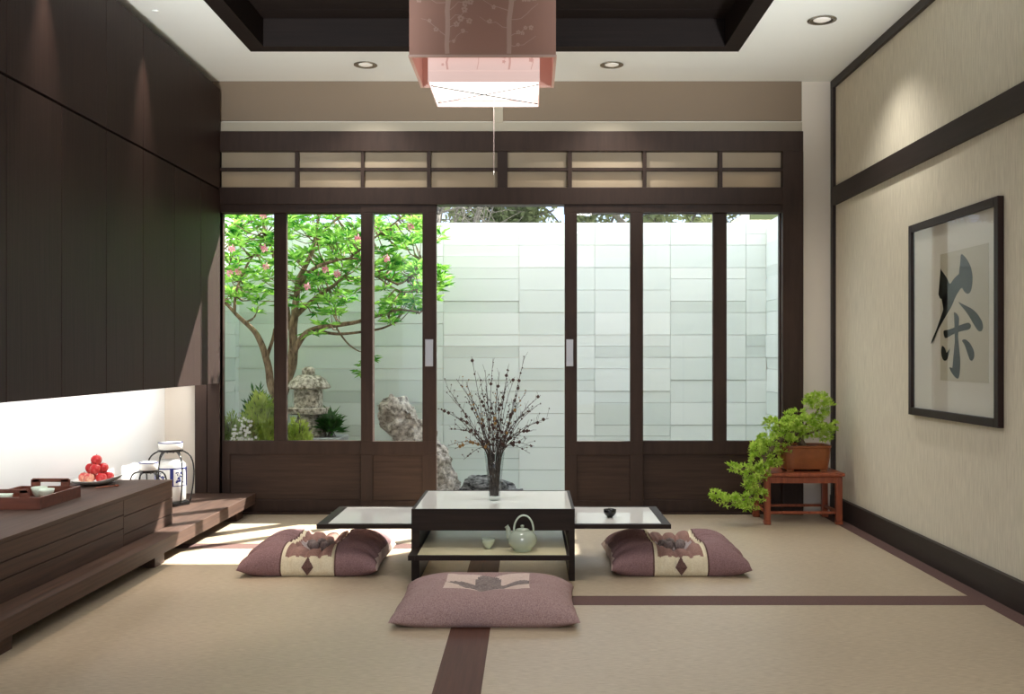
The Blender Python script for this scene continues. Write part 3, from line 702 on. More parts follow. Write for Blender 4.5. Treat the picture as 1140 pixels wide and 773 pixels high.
for i, s_ in enumerate(st):
    pts = [wallpt(a, b_)+Vector((-.0002*i, 0, 0)) for a, b_ in s_]
    # round the brush outline
    q = []
    for k in range(len(pts)):
        a = pts[k]; b_ = pts[(k+1) % len(pts)]; q += [a.lerp(b_, .2), a.lerp(b_, .8)]
    f = bm.faces.new([bm.verts.new(v) for v in q])
bmesh.ops.triangulate(bm, faces=bm.faces, ngon_method='EAR_CLIP')
obj('ink_character', bm, M['ink'], pp_)

# ------------------------------------------------------------ pendant lamp
lx0, lx1, ly0, ly1, lz0, lz1 = -.489, .105, 4.0, 4.46, 2.21, 2.62
r = thing('pendant_lamp', ((lx0+lx1)/2, (ly0+ly1)/2, lz0), 'square mauve fabric pendant lamp with glowing inner box hanging from ceiling', 'lamp')
th = .005
sh = obj('outer_shade', boxes((lx0, lx1, ly0, ly0+th, lz0, lz1), (lx0, lx1, ly1-th, ly1, lz0, lz1), (lx0, lx0+th, ly0+th, ly1-th, lz0, lz1), (lx1-th, lx1, ly0+th, ly1-th, lz0, lz1)), M['shade'], r)
obj('shade_lining', boxes((lx0+th, lx1-th, ly0+th, ly0+th+.001, lz0+.003, lz1), (lx0+th, lx1-th, ly1-th-.001, ly1-th, lz0+.003, lz1), (lx0+th, lx0+th+.001, ly0+th+.001, ly1-th-.001, lz0+.003, lz1), (lx1-th-.001, lx1-th, ly0+th+.001, ly1-th-.001, lz0+.003, lz1)), M['shadein'], sh)
e = .003
obj('edge_binding', boxes((lx0-e, lx1+e, ly0-e, ly0+th+e, lz0-.001, lz0+.008), (lx0-e, lx1+e, ly1-th-e, ly1+e, lz0-.001, lz0+.008), (lx0-e, lx0+th+e, ly0, ly1, lz0-.0012, lz0+.0078), (lx1-th-e, lx1+e, ly0, ly1, lz0-.0012, lz0+.0078)), M['shadeedge'], sh)
# blossom-branch print on the four sides
bm = bmesh.new(); rnd = random.Random(21)
def flat(face, a, z, off=.0012):
    if face == 0: return Vector((lx0+a, ly0-off, z))
    if face == 1: return Vector((lx0+a, ly1+off, z))
    if face == 2: return Vector((lx0-off, ly0+a, z))
    return Vector((lx1+off, ly0+a, z))
def ribbon(face, pts, w0, w1, off=.0012):
    vs = []; n = len(pts)
    for i, (a, z) in enumerate(pts):
        p0 = Vector(pts[max(i-1,0)]); p1 = Vector(pts[min(i+1,n-1)]); d = (p1-p0).normalized(); nn = Vector((-d.y, d.x)); w_ = w0+(w1-w0)*i/(n-1)
        vs.append((bm.verts.new(flat(face, a+nn.x*w_, z+nn.y*w_, off)), bm.verts.new(flat(face, a-nn.x*w_, z-nn.y*w_, off))))
    for i in range(n-1): bm.faces.new((vs[i][0], vs[i+1][0], vs[i+1][1], vs[i][1]))
def flower(face, a, z, s_):
    for k in range(5):
        t_ = 2*math.pi*k/5+rnd.random()*.5; ca, cz = a+s_*.7*math.cos(t_), z+s_*.7*math.sin(t_)
        bm.faces.new([bm.verts.new(flat(face, ca+s_*.5*math.cos(q), cz+s_*.5*math.sin(q), .0016)) for q in [2*math.pi*j/7 for j in range(7)]])
for face in range(4):
    wid = (lx1-lx0) if face < 2 else (ly1-ly0)
    for a0 in (.26*wid, .68*wid):
        a = a0; pts = []
        for k in range(12):
            pts.append((a, lz0+.012+(lz1-lz0-.03)*k/11)); a += rnd.uniform(-.004,.005)
        ribbon(face, pts, .009, .011)
        for k in range(1, 11, 1):
            s_ = rnd.choice((-1,1)); b0 = pts[k]; br = [b0]
            for j in range(5):
                q = (br[-1][0]+s_*rnd.uniform(.012,.028), br[-1][1]+rnd.uniform(-.006,.022))
                if .015 < q[0] < wid-.015 and q[1] < lz1-.01: br.append(q)
            if len(br) > 2:
                ribbon(face, br, .0016, .0008, .0013)
                for q in br[2:]:
                    if rnd.random() < .5: flower(face, min(max(q[0], .02), wid-.02), min(max(q[1]+rnd.uniform(-.01,.01), lz0+.02), lz1-.02), rnd.uniform(.006,.012))
obj('blossom_print', bm, M['shadepat'], sh, recalc=False)
ix0, ix1, iy0, iy1, iz0, iz1 = -.416, .0396, 4.03, 4.437, 2.117, 2.55
ish = obj('inner_shade', boxes((ix0, ix1, iy0, iy0+.004, iz0+.045, iz1), (ix0, ix1, iy1-.004, iy1, iz0+.045, iz1), (ix0, ix0+.004, iy0+.004, iy1-.004, iz0+.045, iz1), (ix1-.004, ix1, iy0+.004, iy1-.004, iz0+.045, iz1)), M['innershade'], r)
# faint branch print on the inner box too
bm = bmesh.new(); rnd = random.Random(8)
for ya_, yb_ in ((iy0-.0008, 1), (iy1+.0008, 1)):
    for a0 in (.08, .2, .33, .42):
        a = ix0+a0; z_ = iz0+.05; pl = []
        while z_ < iz1-.02: pl.append((a, z_)); a += rnd.uniform(-.008,.009); z_ += .03
        for i in range(len(pl)-1):
            w_ = .004 if a0 in (.08, .33) else .0015
            bm.faces.new([bm.verts.new((pl[i][0]-w_, ya_, pl[i][1])), bm.verts.new((pl[i][0]+w_, ya_, pl[i][1])), bm.verts.new((pl[i+1][0]+w_, ya_, pl[i+1][1])), bm.verts.new((pl[i+1][0]-w_, ya_, pl[i+1][1]))])
            if rnd.random() < .8:
                cx_ = pl[i][0]+rnd.uniform(-.03,.03); cz_ = pl[i][1]+rnd.uniform(-.01,.01); r_ = rnd.uniform(.004,.010)
                if ix0+.012 < cx_ < ix1-.012 and cz_ > iz0+.06: bm.faces.new([bm.verts.new((cx_+r_*math.cos(q)*(1+.3*math.cos(5*q)), ya_, cz_+r_*math.sin(q)*(1+.3*math.cos(5*q)))) for q in [2*math.pi*j/15 for j in range(15)]])
obj('branch_print', bm, M['innerprint'], ish, recalc=False)
obj('lower_rim', boxes((ix0, ix1, iy0, iy0+.005, iz0, iz0+.044), (ix0, ix1, iy1-.005, iy1, iz0, iz0+.044), (ix0, ix0+.005, iy0+.005, iy1-.005, iz0, iz0+.044), (ix1-.005, ix1, iy0+.005, iy1-.005, iz0, iz0+.044)), M['innershade'], r)
obj('diffuser', boxes((ix0+.006, ix1-.006, iy0+.006, iy1-.006, iz0+.03, iz0+.034)), M['diffuser'], r)
bm = bmesh.new(); zz = iz0+.006
tube(bm, [(ix0+.005, iy0+.08, zz), (ix1-.005, iy1-.03, zz)], .003, 6); tube(bm, [(ix1-.005, iy0+.08, zz+.004), (ix0+.005, iy1-.03, zz+.004)], .0025, 6); obj('cross_brace', bm, M['black'], r)
bm = bmesh.new(); tube(bm, [((lx0+lx1)/2, 4.23, 2.5), ((lx0+lx1)/2, 4.23, ZC+.15)], .012, 12); lathe(bm, [(.06,0),(.06,.02),(.001,.02)], ((lx0+lx1)/2, 4.23, ZC+.128), 24); obj('suspension_rod', bm, M['black'], r)
obj('shade_spider', boxes((lx0+.004, lx1-.004, 4.225, 4.235, 2.54, 2.55), ((lx0+lx1)/2-.005, (lx0+lx1)/2+.005, ly0+.004, ly1-.004, 2.53, 2.54)), M['black'], r)
bm = bmesh.new(); tube(bm, [(-.157, 4.3, iz0+.032), (-.157, 4.3, 1.80)], .0012, 6); pcd = obj('pull_cord', bm, M['greycloth'], r)
bm = bmesh.new(); lathe(bm, [(.001,0),(.003,.002),(.003,.014),(.001,.018)], (-.157, 4.3, 1.785), 10); obj('cord_weight', bm, M['chrome'], pcd)

# ------------------------------------------------------------ downlights
def downlight(x, y, rad, label, power, size=math.radians(115), blend=.9, tilt=(0,0)):
    r = thing('downlight', (x, y, ZC), label, 'ceiling light', 'recessed ceiling lights')
    bm = bmesh.new(); lathe(bm, [(rad,0),(rad,-.004),(rad*.86,-.006),(rad*.7,-.002),(rad*.62,.0)], (x,y,ZC-.0005), 32); obj('bezel', bm, M['chrome'], r, smooth=True)
    bm = bmesh.new(); lathe(bm, [(rad*.6,0),(rad*.5,-.003),(.001,-.005)], (x,y,ZC-.0008), 24); obj('lamp_face', bm, M['lampface'], r, smooth=True)
    l = bpy.data.lights.new('downlight_beam', 'SPOT'); l.energy = power; l.color = (1, .95, .87); l.spot_size = size; l.spot_blend = blend; l.shadow_soft_size = .02
    lo = bpy.data.objects.new('downlight_beam', l); C.objects.link(lo); lo.location = (x, y, ZC-.012); lo.rotation_euler = (tilt[0], tilt[1], 0)
downlight(-.979, 5.884, .07, 'round chrome downlight in the ceiling left of the pendant lamp', 30)
downlight(.487, 5.884, .07, 'round chrome downlight in the ceiling right of the pendant lamp', 34)
downlight(1.506, 5.097, .074, 'round chrome downlight in the ceiling near the right wall', 34)
# small trimless cabinet spots
for y, lb in ((4.963, 'tiny white ceiling spot over the cabinets nearer the window'), (3.95, 'tiny white ceiling spot over the cabinets nearer the viewer')):
    bm = bmesh.new(); lathe(bm, [(.016,0),(.016,-.004),(.012,-.006),(.001,-.005)], (-1.88, y, ZC-.0005), 16); tag(obj('spotlight', bm, M['ceil'], smooth=True), lb, 'ceiling light', 'cabinet spots')
    l = bpy.data.lights.new('cabinet_beam', 'SPOT'); l.energy = 70; l.color = (1, .82, .68); l.spot_size = math.radians(42); l.spot_blend = .8; l.shadow_soft_size = .002
    lo = bpy.data.objects.new('cabinet_beam', l); C.objects.link(lo); lo.location = (-1.885, y, ZC-.012); lo.rotation_euler = (0, math.radians(-6), 0)
def area(name, loc, rot, sx, sy, e, col=(1,1,1)):
    l = bpy.data.lights.new(name, 'AREA'); l.shape = 'RECTANGLE'; l.size = sx; l.size_y = sy; l.energy = e; l.color = col
    o = bpy.data.objects.new(name, l); C.objects.link(o); o.location = loc; o.rotation_euler = rot; return o
area('pendant_glow', ((ix0+ix1)/2, (iy0+iy1)/2, iz0+.024), (0, 0, 0), .42, .36, 8, (1, .95, .9))
# niche strip light, then unseen panels added behind the viewpoint as room fill
area('strip_glow', (XC-.066, 4.6, zc0+.014), (0, math.radians(60), 0), .018, 3.1, 7, (1, .99, .97))
for k, yy in enumerate((.6, -1.2)):
    bm = boxes((-1.2, .8, yy-.15, yy+.15, ZC-.03, ZC-.001)); tag(obj('fill_panel_light', bm, M['diffuser']), 'long flat fill panel added behind the viewpoint, '+('nearer' if k == 0 else 'farther'), 'ceiling light', 'added fill panels')
    area('fill_panel_glow', (-.2, yy, ZC-.035), (0, 0, 0), 1.9, .28, 34, (1, .97, .94))
for xx, tx, nm in ((-1.5, -1.15, 'left'), (1.62, .75, 'right')):  # added fill: unseen spots on stands that brighten the ceiling
    r = thing('fill_uplighter', (xx, 2.1, 0), 'slender dark fill uplighter added just outside the view on the '+nm, 'fill light', 'added fill uplighters')
    bm = bmesh.new(); lathe(bm, [(.12,.0),(.12,.012),(.02,.02),(.001,.02)], (xx,2.1,0), 28); obj('base', bm, M['black'], r)
    bm = bmesh.new(); tube(bm, [(xx,2.1,.018),(xx,2.1,1.2)], .01, 10); obj('pole', bm, M['black'], r)
    bm = bmesh.new(); lathe(bm, [(.02,1.2),(.09,1.27),(.13,1.33),(.125,1.33),(.085,1.275),(.001,1.215)], (xx,2.1,0), 28); obj('lamp_shade', bm, M['black'], r, smooth=True)
    l = bpy.data.lights.new('fill_uplight_beam', 'SPOT'); l.energy = 420; l.color = (.92, .98, 1); l.spot_size = math.radians(48); l.spot_blend = 1; l.shadow_soft_size = .12
    lo = bpy.data.objects.new('fill_uplight_beam', l); C.objects.link(lo); lo.location = (xx, 2.1, 1.36)
    lo.rotation_euler = (Vector((xx,2.1,1.36))-Vector((tx, 5.1, ZC+.12))).to_track_quat('Z','Y').to_euler()
# ------------------------------------------------------------ courtyard
GZ = -.1
struct('ground', boxes((-9, 9, 6.34, 40, GZ-.1, GZ)), M['ground'], 'pale gravel ground of the courtyard', 'ground')
YW = 8.0; gx0, gx1 = wx(590)+(266-VX)*YW/F, (853-VX)*YW/F; ztop = CH+148*YW/F
def tilewall(name, label, org, ax, length, unit=.091, colw=.612, start=0.0, z0=GZ, z1=ztop, thick=.12, seed=1, nrm=None):
    """stacked stone tiles of mixed height and projection; ax = direction along wall, nrm = outward normal"""
    rnd = random.Random(seed); bm = bmesh.new(); lay = bm.faces.layers.float.new('tone') if False else None
    org = Vector(org); ax = Vector(ax); up = Vector((0,0,1)); tones = []
    def slab(a0, a1, za, zb, p0, p1, tone):
        v = []
        for (a, z, p) in ((a0,za,p0),(a1,za,p0),(a1,zb,p1),(a0,zb,p1)): v.append(org+ax*a+nrm*p+Vector((0,0,z)))
        for (a, z, p) in ((a0,za,-thick),(a1,za,-thick),(a1,zb,-thick),(a0,zb,-thick)): v.append(org+ax*a+nrm*p+Vector((0,0,z)))
        vs = [bm.verts.new(q) for q in v]
        for f in ((0,1,2,3),(7,6,5,4),(0,4,5,1),(1,5,6,2),(2,6,7,3),(3,7,4,0)): bm.faces.new([vs[i] for i in f]); tones.append(tone)
    a = start
    while a < length-.01:
        a1 = min(a+colw, length); z = z1
        while z > z0+.01:
            h_ = unit*rnd.choice((1,1,2,2,2)); zl = max(z0, z-h_)
            if z == z1: p = 0; q = 0
            elif h_ < unit*1.5: p = rnd.choice((-.006, -.002, .0)); q = rnd.choice((.0, .004, .006))
            else: p = rnd.uniform(-.001,.006); q = p+rnd.uniform(-.003,.003)
            slab(max(a,0)+.0012, a1-.0012, zl+.0015, z-.0015 if z < z1 else z, p, q, rnd.uniform(.2, 1))
            z = zl
        a += colw
    bmesh.ops.recalc_face_normals(bm, faces=bm.faces)
    o = struct(name, bm, M['tile'], label, 'garden wall', recalc=False)
    at = o.data.attributes.new('tone', 'FLOAT', 'FACE'); at.data.foreach_set('value', tones)
    struct(name+'_core', boxes(*corebox), M['cream'], label+', inner core', 'garden wall')
    return o
def garden_wall(name, label, org, ax, length, nrm, seed, start, cb):
    global corebox
    corebox = [cb]; return tilewall(name, label, org, ax, length, nrm=nrm, seed=seed, start=start)
off = (-.70-gx0) % .612 - .612
garden_wall('wall_garden_back', 'white stacked-stone tile wall closing the courtyard', (gx0, YW, 0), (1,0,0), gx1-gx0, Vector((0,-1,0)), 4, off, (gx0-.1, gx1+.1, YW+.03, YW+.1, GZ, ztop-.01))
garden_wall('wall_garden_right', 'white tile side wall of the courtyard on the right', (gx1, 6.36, 0), (0,1,0), YW-6.36, Vector((-1,0,0)), 9, -.2, (gx1+.03, gx1+.1, 6.36, YW+.1, GZ, ztop-.01))
garden_wall('wall_garden_left', 'white tile side wall of the courtyard on the left', (gx0, 6.36, 0), (0,1,0), YW-6.36, Vector((1,0,0)), 12, -.3, (gx0-.1, gx0-.03, 6.36, YW+.1, GZ, ztop-.01))

# raised planting bed
r = struct('planter_kerb', boxes((gx0+.02, -1.12, 6.62, 6.68, GZ, .14), (-1.18, -1.12, 6.68, YW-.03, GZ, .14)), M['slab'], 'low stone kerb of the raised planting bed', 'kerb')
tag(obj('planting_soil', boxes((gx0+.02, -1.185, 6.685, YW-.03, GZ, .12)), M['dirt']), 'dark soil filling the raised planting bed', 'soil', kind='stuff')

# stone lantern
ly = 7.25; lxx = (343.5-VX)*ly/F; k = ly/F
def ZZ(py): return CH-(py-VY)*k
r = thing('stone_lantern', (lxx, ly, ZZ(486)), 'mossy grey stone lantern with domed roof standing behind the left window', 'stone lantern')
def rough(bm, amp, sc):
    for v in bm.verts: v.co += Vector((noise.noise(v.co*sc), noise.noise(v.co*sc+Vector((7,0,0))), noise.noise(v.co*sc+Vector((0,9,0)))))*amp
def L_(prof, seg=28, sq=None, amp=.006):
    bm = bmesh.new(); lathe(bm, [(a*k, ZZ(b)) for a, b in prof], (lxx, ly, 0), seg, sq); rough(bm, amp, 22); return bm
obj('finial', L_([(4,420),(7,416),(7,412),(4.5,409),(.2,408)]), M['stone'], r, smooth=True)
obj('roof', L_([(3,433.5),(22,433),(24.5,431.5),(24,430),(19,423),(13,418.5),(6,417),(.2,416.8)], 32), M['stone'], r, smooth=True)
obj('light_chamber', L_([(14,454),(14.5,452),(14.5,435),(13.5,433)], 24, (1,1,4)), M['stone'], r)
obj('platform', L_([(16,461),(22,460),(23,454.5),(21.5,453.5),(.2,453.5)], 28, (1,1,4)), M['stone'], r)
obj('post', L_([(19,487),(18,480),(14,470),(12,464),(11.5,461)], 24), M['stone'], r, smooth=True)
tag(obj('stone_block', boxes(((323-VX)*k, (383-VX)*k, ly-.2, ly+.2, .121, ZZ(486))), M['slab'], bevel=.008), 'grey granite block beneath the stone lantern', 'stone block')

# tall leaning rock and low dark rock
def rockmesh(path, rads, amp, sc, seg=28, sub=5, seed=0):
    bm = bmesh.new(); n_ = sub
    pp = smoothpath(path, n_); rr = []
    for i in range(len(rads)-1):
        for q in range(n_): rr.append(rads[i]+(rads[i+1]-rads[i])*q/n_)
    rr.append(rads[-1]); tube(bm, pp, rr, seg)
    so = Vector((seed, seed*2, 0))
    for v in bm.verts:
        d = Vector((noise.fractal(v.co*sc+so, .8, 2.1, 4), noise.fractal(v.co*sc+so+Vector((5,0,0)), .8, 2.1, 4), noise.fractal(v.co*sc+so+Vector((0,5,0)), .8, 2.1, 4)))
        v.co += d*amp
        v.co.z = max(v.co.z, GZ+.001)
    return bm
ry = 7.2
bm = rockmesh([P(430,445,ry), P(434,452,ry), P(446,470,ry), P(460,488,ry), P(474,510,ry), P(481,535,ry), P(482,562,ry)], [.06,.09,.11,.125,.145,.17,.18], .05, 10, sub=8)
tag(obj('garden_rock', bm, M['rock'], smooth=True), 'tall pale leaning rock behind the left sliding door', 'rock')
bm = rockmesh([P(508,558,ry-.05), P(520,553,ry-.05), P(545,549,ry-.05), P(568,555,ry-.05), P(594,560,ry-.05)], [.04,.09,.125,.09,.03], .05, 7, sub=8, seed=3)
tag(obj('garden_rock', bm, M['darkrock'], smooth=True), 'low dark streaked rock on the courtyard ground behind the vase', 'rock')

# shrubs
def shrub(name, label, cat, cx, cy, rx, rz, Y, n, L, W, mat, group=None, up=1.0, flowers=0, zbase=.12):
    c = P(cx, cy, Y); kk = Y/F; root = Vector((c.x, Y, zbase))
    r = thing(name, root, label, cat, group); rnd = random.Random(int(cx*7+cy))
    bm = bmesh.new(); st_ = bmesh.new()
    top = c.z+rz*kk
    for i in range(int(n*1.7)):
        a = rnd.uniform(0, 6.28); q = rnd.random()**.5; hx = rx*kk*q
        zt_ = zbase+(top-zbase)*(1-.45*q*q)*rnd.uniform(.55, 1)
        e = Vector((c.x+hx*math.cos(a), Y+hx*math.sin(a)*.7, zt_))
        b0 = root+Vector((rnd.uniform(-.04,.04), rnd.uniform(-.04,.04), 0))
        if i % 3 == 0: tube(st_, [b0, b0.lerp(e, .55)+Vector((0,0,.02)), e], [.003,.002,.001], 3)
        for s_ in range(5):
            t_ = rnd.uniform(.45, 1); p_ = b0.lerp(e, t_)
            p_.z = b0.z+(e.z-b0.z)*t_
            d = Vector((math.cos(a)*.6+rnd.gauss(0,.5), math.sin(a)*.6+rnd.gauss(0,.5), up+rnd.gauss(0,.4)))
            blade(bm, p_, d, L*rnd.uniform(.6,1.2), W*rnd.uniform(1.3,2.2), Vector((0,-.6,1)), .1)
    obj('foliage', bm, M[mat], r, recalc=False)['kind'] = 'stuff'
    obj('stem', st_, M['twig'], r)
    if flowers:
        bm = bmesh.new()
        for i in range(flowers):
            a = rnd.uniform(3.2, 6.2); q = rnd.uniform(.3, 1.0)
            p_ = Vector((c.x+rx*kk*q*math.cos(a), Y-rx*kk*.75*rnd.uniform(.5,1.05), zbase+(top-zbase)*rnd.uniform(.6,1.0)*(1-.3*q*q)))
            for s_ in range(5): 
                t_ = s_*1.257; blade(bm, p_, Vector((math.cos(t_), -.4, math.sin(t_))), .013, .010, Vector((0,-1,0)), .1)
        obj('flower', bm, M['petalw'], r, recalc=False)['kind'] = 'stuff'
shrub('garden_shrub', 'olive green fine-leaved shrub at the left end of the bed', 'shrub', 258, 478, 18, 20, 7.0, 620, .05, .007, 'leafolive', 'shrubs in the bed')
shrub('garden_shrub', 'taller yellow-green feathery shrub behind the left window pane', 'shrub', 290, 466, 22, 30, 7.15, 900, .07, .008, 'leafyel', 'shrubs in the bed', 1.4)
shrub('garden_shrub', 'spiky dark green shrub rising behind the feathery one', 'shrub', 286, 450, 17, 22, 7.62, 260, .08, .009, 'leafdark', 'shrubs in the bed', 1.8)
shrub('garden_shrub', 'small-leaved shrub with tiny white flowers in the bed', 'shrub', 275, 475, 15, 16, 6.9, 420, .022, .012, 'leafolive', 'shrubs in the bed', .5, 75)
shrub('garden_shrub', 'low yellow-green shrub in front of the stone lantern', 'shrub', 332, 480, 17, 18, 6.85, 520, .05, .007, 'leafyel', 'shrubs in the bed', 1.0)
shrub('garden_shrub', 'dark green fern-like shrub at the right of the stone lantern', 'shrub', 367, 470, 8, 9, 7.2, 40, .10, .012, 'leafdark', 'shrubs in the bed', .7, zbase=.406)

# flowering tree in the bed
ty = 7.35
root = Vector((P(312, 0, ty).x, ty, .12))
r = thing('flowering_tree', root, 'leafy green courtyard tree with pink blossoms behind the left windows', 'tree')
limbs = [
 ([(312,545),(311,470),(309,440)], 0, [.075,.06,.05]),
 ([(309,445),(301,425),(298,400),(290,378),(276,362),(262,348),(249,335)], -.05, [.042,.036,.032,.028,.022,.016,.010]),
 ([(298,400),(303,385),(306,366)], -.02, [.02,.016,.012]),
 ([(311,450),(320,420),(326,395),(328,365),(330,330),(338,300),(350,270),(356,240)], .02, [.055,.052,.046,.038,.03,.024,.018,.012]),
 ([(326,392),(338,374),(352,366),(375,362),(400,358),(425,350),(445,345),(468,348)], -.08, [.032,.028,.024,.022,.018,.014,.011,.007]),
 ([(352,368),(375,372),(400,370),(425,366),(440,360)], -.02, [.016,.014,.012,.010,.007]),
 ([(329,352),(342,340),(356,328),(372,318),(384,308)], .05, [.028,.024,.02,.016,.01]),
 ([(330,330),(345,303),(365,292),(390,288),(412,290)], -.12, [.02,.018,.015,.011,.008]),
 ([(412,290),(430,310),(445,316),(458,306),(470,290)], -.12, [.010,.009,.008,.006,.004]),
 ([(418,306),(440,322),(455,325),(475,318)], -.14, [.008,.007,.006,.004]),
 ([(327,370),(318,340),(308,300),(300,270),(290,240)], .1, [.026,.022,.018,.014,.010]),
 ([(262,348),(262,330),(274,300),(285,280),(296,262)], -.05, [.016,.013,.011,.009,.006]),
 ([(285,282),(270,290),(252,284),(240,275)], -.05, [.009,.008,.007,.005]),
 ([(350,270),(368,250),(385,235),(400,220)], 0, [.014,.011,.008,.006]),
 ([(356,240),(352,215),(356,190)], 0, [.011,.009,.005]),
 ([(290,240),(282,215),(270,195)], .1, [.010,.008,.005]),
 ([(375,365),(388,382),(398,390),(404,392)], -.08, [.009,.008,.006,.004]),
 ([(404,392),(410,402),(412,415)], -.1, [.004,.003,.002]),
 ([(390,288),(420,262),(440,248),(455,236)], -.12, [.011,.009,.007,.005]),
]
bm = bmesh.new(); limbpts = []
for pts, dy, rd in limbs:
    pw = [P(a, b_, ty+dy) for a, b_ in pts]; sp = smoothpath(pw, 5); rr = []
    for i in range(len(rd)-1):
        for q in range(5): rr.append(rd[i]+(rd[i+1]-rd[i])*q/5)
    rr.append(rd[-1])
    sp = [p_+Vector((noise.noise(p_*6)*.02, noise.noise(p_*6+Vector((3,3,3)))*.02, 0)) for p_ in sp]
    tube(bm, sp, [x*.8 for x in rr], 9); limbpts += sp
trunk_bm = bm
clusters = [(255,245),(268,258),(285,250),(300,262),(258,270),(280,275),(297,285),(262,300),(275,318),(290,310),(300,300),(252,318),(285,335),(268,330),(304,325),(250,290),
 (325,262),(340,250),(330,285),(345,275),(358,262),(370,270),(385,255),(395,262),(328,305),(345,312),(360,300),(375,285),(392,275),(400,295),(340,325),(356,322),(382,300),(395,315),(372,315),(385,332),(365,335),(333,330),(402,245),(350,240),(375,240),
 (425,255),(438,262),(450,270),(430,280),(445,288),(460,290),(420,300),(440,300),(455,312),(470,300),(465,268),(426,318),(468,322),(440,345),(452,350),(430,352),(446,338),(462,340),(488,300),(490,318),(478,330),
 (408,405),(414,398),(404,415),(355,360),(375,348),(300,236),(320,240),(413,240),(440,240),(262,238),(280,236),(462,245),(476,262),
 (260,215),(285,205),(310,200),(335,205),(360,195),(385,210),(410,212),(435,220),(300,180),(345,175),(380,185),(270,185),(320,165),(400,192),(450,225)]
lm = bmesh.new(); rnd = random.Random(31)
def rosette(p_, n_, L, dirc):
    for i in range(n_):
        a = 2*math.pi*i/n_+rnd.uniform(-.3,.3); 
        d = dirc*rnd.uniform(.15,.8)+Vector((math.cos(a), math.sin(a), 0))*.9+Vector((0,0,rnd.uniform(-.35,.35)))
        blade(lm, p_, d, L*rnd.uniform(.7,1.15), L*.2, Vector((rnd.gauss(0,.5), -1.0+rnd.gauss(0,.5), .6)), .18, rnd.uniform(-.3,.1))
for (cx_, cy_) in clusters:
    for q in range(3 if cy_ < 235 else 6 if cy_ < 300 else 5 if cy_ < 390 else 2):
        yy = ty+rnd.uniform(-.32, .28)
        if cx_ > 480: yy = ty-.15
        e = P(cx_+rnd.gauss(0,6.5), cy_+rnd.gauss(0,6.5), yy)
        if cy_ > 390: e = P(cx_+rnd.gauss(0,2.5), cy_+rnd.gauss(0,3), ty-.1)
        e.x = max(e.x, gx0+.08)
        b0 = min(limbpts, key=lambda z_: (z_-e).length)
        mid = b0.lerp(e, .5)+Vector((rnd.uniform(-.02,.02), rnd.uniform(-.02,.02), -.02))
        tube(trunk_bm, [b0, mid, e], [.006,.0045,.003], 4)
        dd = (e-b0).normalized()*.5+Vector((0,0,.6))
        if cy_ > 390: dd = Vector((0,0,-.5))
        rosette(e, rnd.randint(8,12), rnd.uniform(.085,.125)*(.7 if cy_ > 390 else 1), dd)
for v in trunk_bm.verts: v.co.z = max(v.co.z, .1205); v.co.x = max(v.co.x, gx0+.03)
for v in lm.verts: v.co.x = max(v.co.x, gx0+.03); v.co.y = min(v.co.y, YW-.03)
obj('trunk', trunk_bm, M['bark'], r, smooth=True)
obj('foliage', lm, M['leaf'], r, recalc=False)['kind'] = 'stuff'
for (fx_, fy_) in [(296,297),(342,319),(457,252),(362,300),(375,305),(265,302),(256,304),(293,240),(398,266),(404,270),(258,277),(294,277),(430,288),(316,198),(378,190)]:
    c = P(fx_, fy_, ty-.3); bm = bmesh.new()
    for q in range(14):
        a = q*2.4; blade(bm, c+Vector((math.cos(a), 0, math.sin(a)))*.006*(q % 3), Vector((math.cos(a), -.8+.4*(q % 2), math.sin(a))), .027, .014, Vector((0,-1,0)), .2)
    obj('blossom', bm, M['petal'], r, recalc=False)

# trees beyond the courtyard wall
def fartree(label, x, y, rx, z0, z1, n, L, bare=False, seed=1):
    r = thing('background_tree', (x, y, GZ), label, 'tree', 'trees beyond the garden wall'); rnd = random.Random(seed)
    tb = bmesh.new(); fol = bmesh.new(); c = Vector((x, y, (z0+z1)/2))
    tube(tb, [(x,y,GZ), (x+.05,y,z0*.6), (x,y,(z0+z1)/2)], [.12,.1,.05], 8)
    for i in range(26 if bare else 20):
        a = rnd.uniform(0,6.28); b0 = Vector((x, y, rnd.uniform(max(.9, z0*.5), (z0+z1)/2)))
        e = Vector((x+rx*math.cos(a)*rnd.uniform(.5,1), y+rx*.7*math.sin(a), rnd.uniform(z0, z1)))
        m_ = b0.lerp(e, .5)+Vector((rnd.uniform(-.2,.2), 0, rnd.uniform(.0,.25)))
        sp = smoothpath([b0, m_, e], 5); tube(tb, sp, [(.014 if bare else .03)*(1-.8*j/(len(sp)-1)) for j in range(len(sp))], 5)
        if bare:
            for q in range(9):
                s0 = sp[rnd.randint(3, len(sp)-1)]; d = Vector((rnd.gauss(0,1), rnd.gauss(0,.5), rnd.gauss(.3,.8))).normalized()*rnd.uniform(.2,.6)
                tube(tb, [s0, s0+d*.5+Vector((0,0,.03)), s0+d], [.006,.004,.002], 3)
    for i in range(n):
        while True:
            a, b_, c_ = (rnd.uniform(-1,1) for _ in range(3))
            if a*a+b_*b_+c_*c_ < 1: break
        p_ = c+Vector((a*rx, b_*rx*.7, c_*(z1-z0)/2))
        if noise.noise(p_*1.6) < -.08: continue
        blade(fol, p_, Vector((rnd.gauss(0,1), rnd.gauss(0,1), rnd.gauss(0,1))), L*rnd.uniform(.6,1.3), L*.45, Vector((rnd.gauss(0,1),rnd.gauss(0,1),1)), .1)
    obj('trunk', tb, M['farbark'], r, smooth=True)
    if n: obj('foliage', fol, M['leaffar'], r, recalc=False)['kind'] = 'stuff'
fartree('bare-branched tree beyond the wall above the open doorway, left side', -1.0, 10.2, 1.0, 1.9, 4.2, 0, .1, True, 3)
fartree('grey-green bushy tree beyond the wall above the open doorway', -.15, 12.6, .95, 1.8, 4.0, 9000, .12, False, 5)
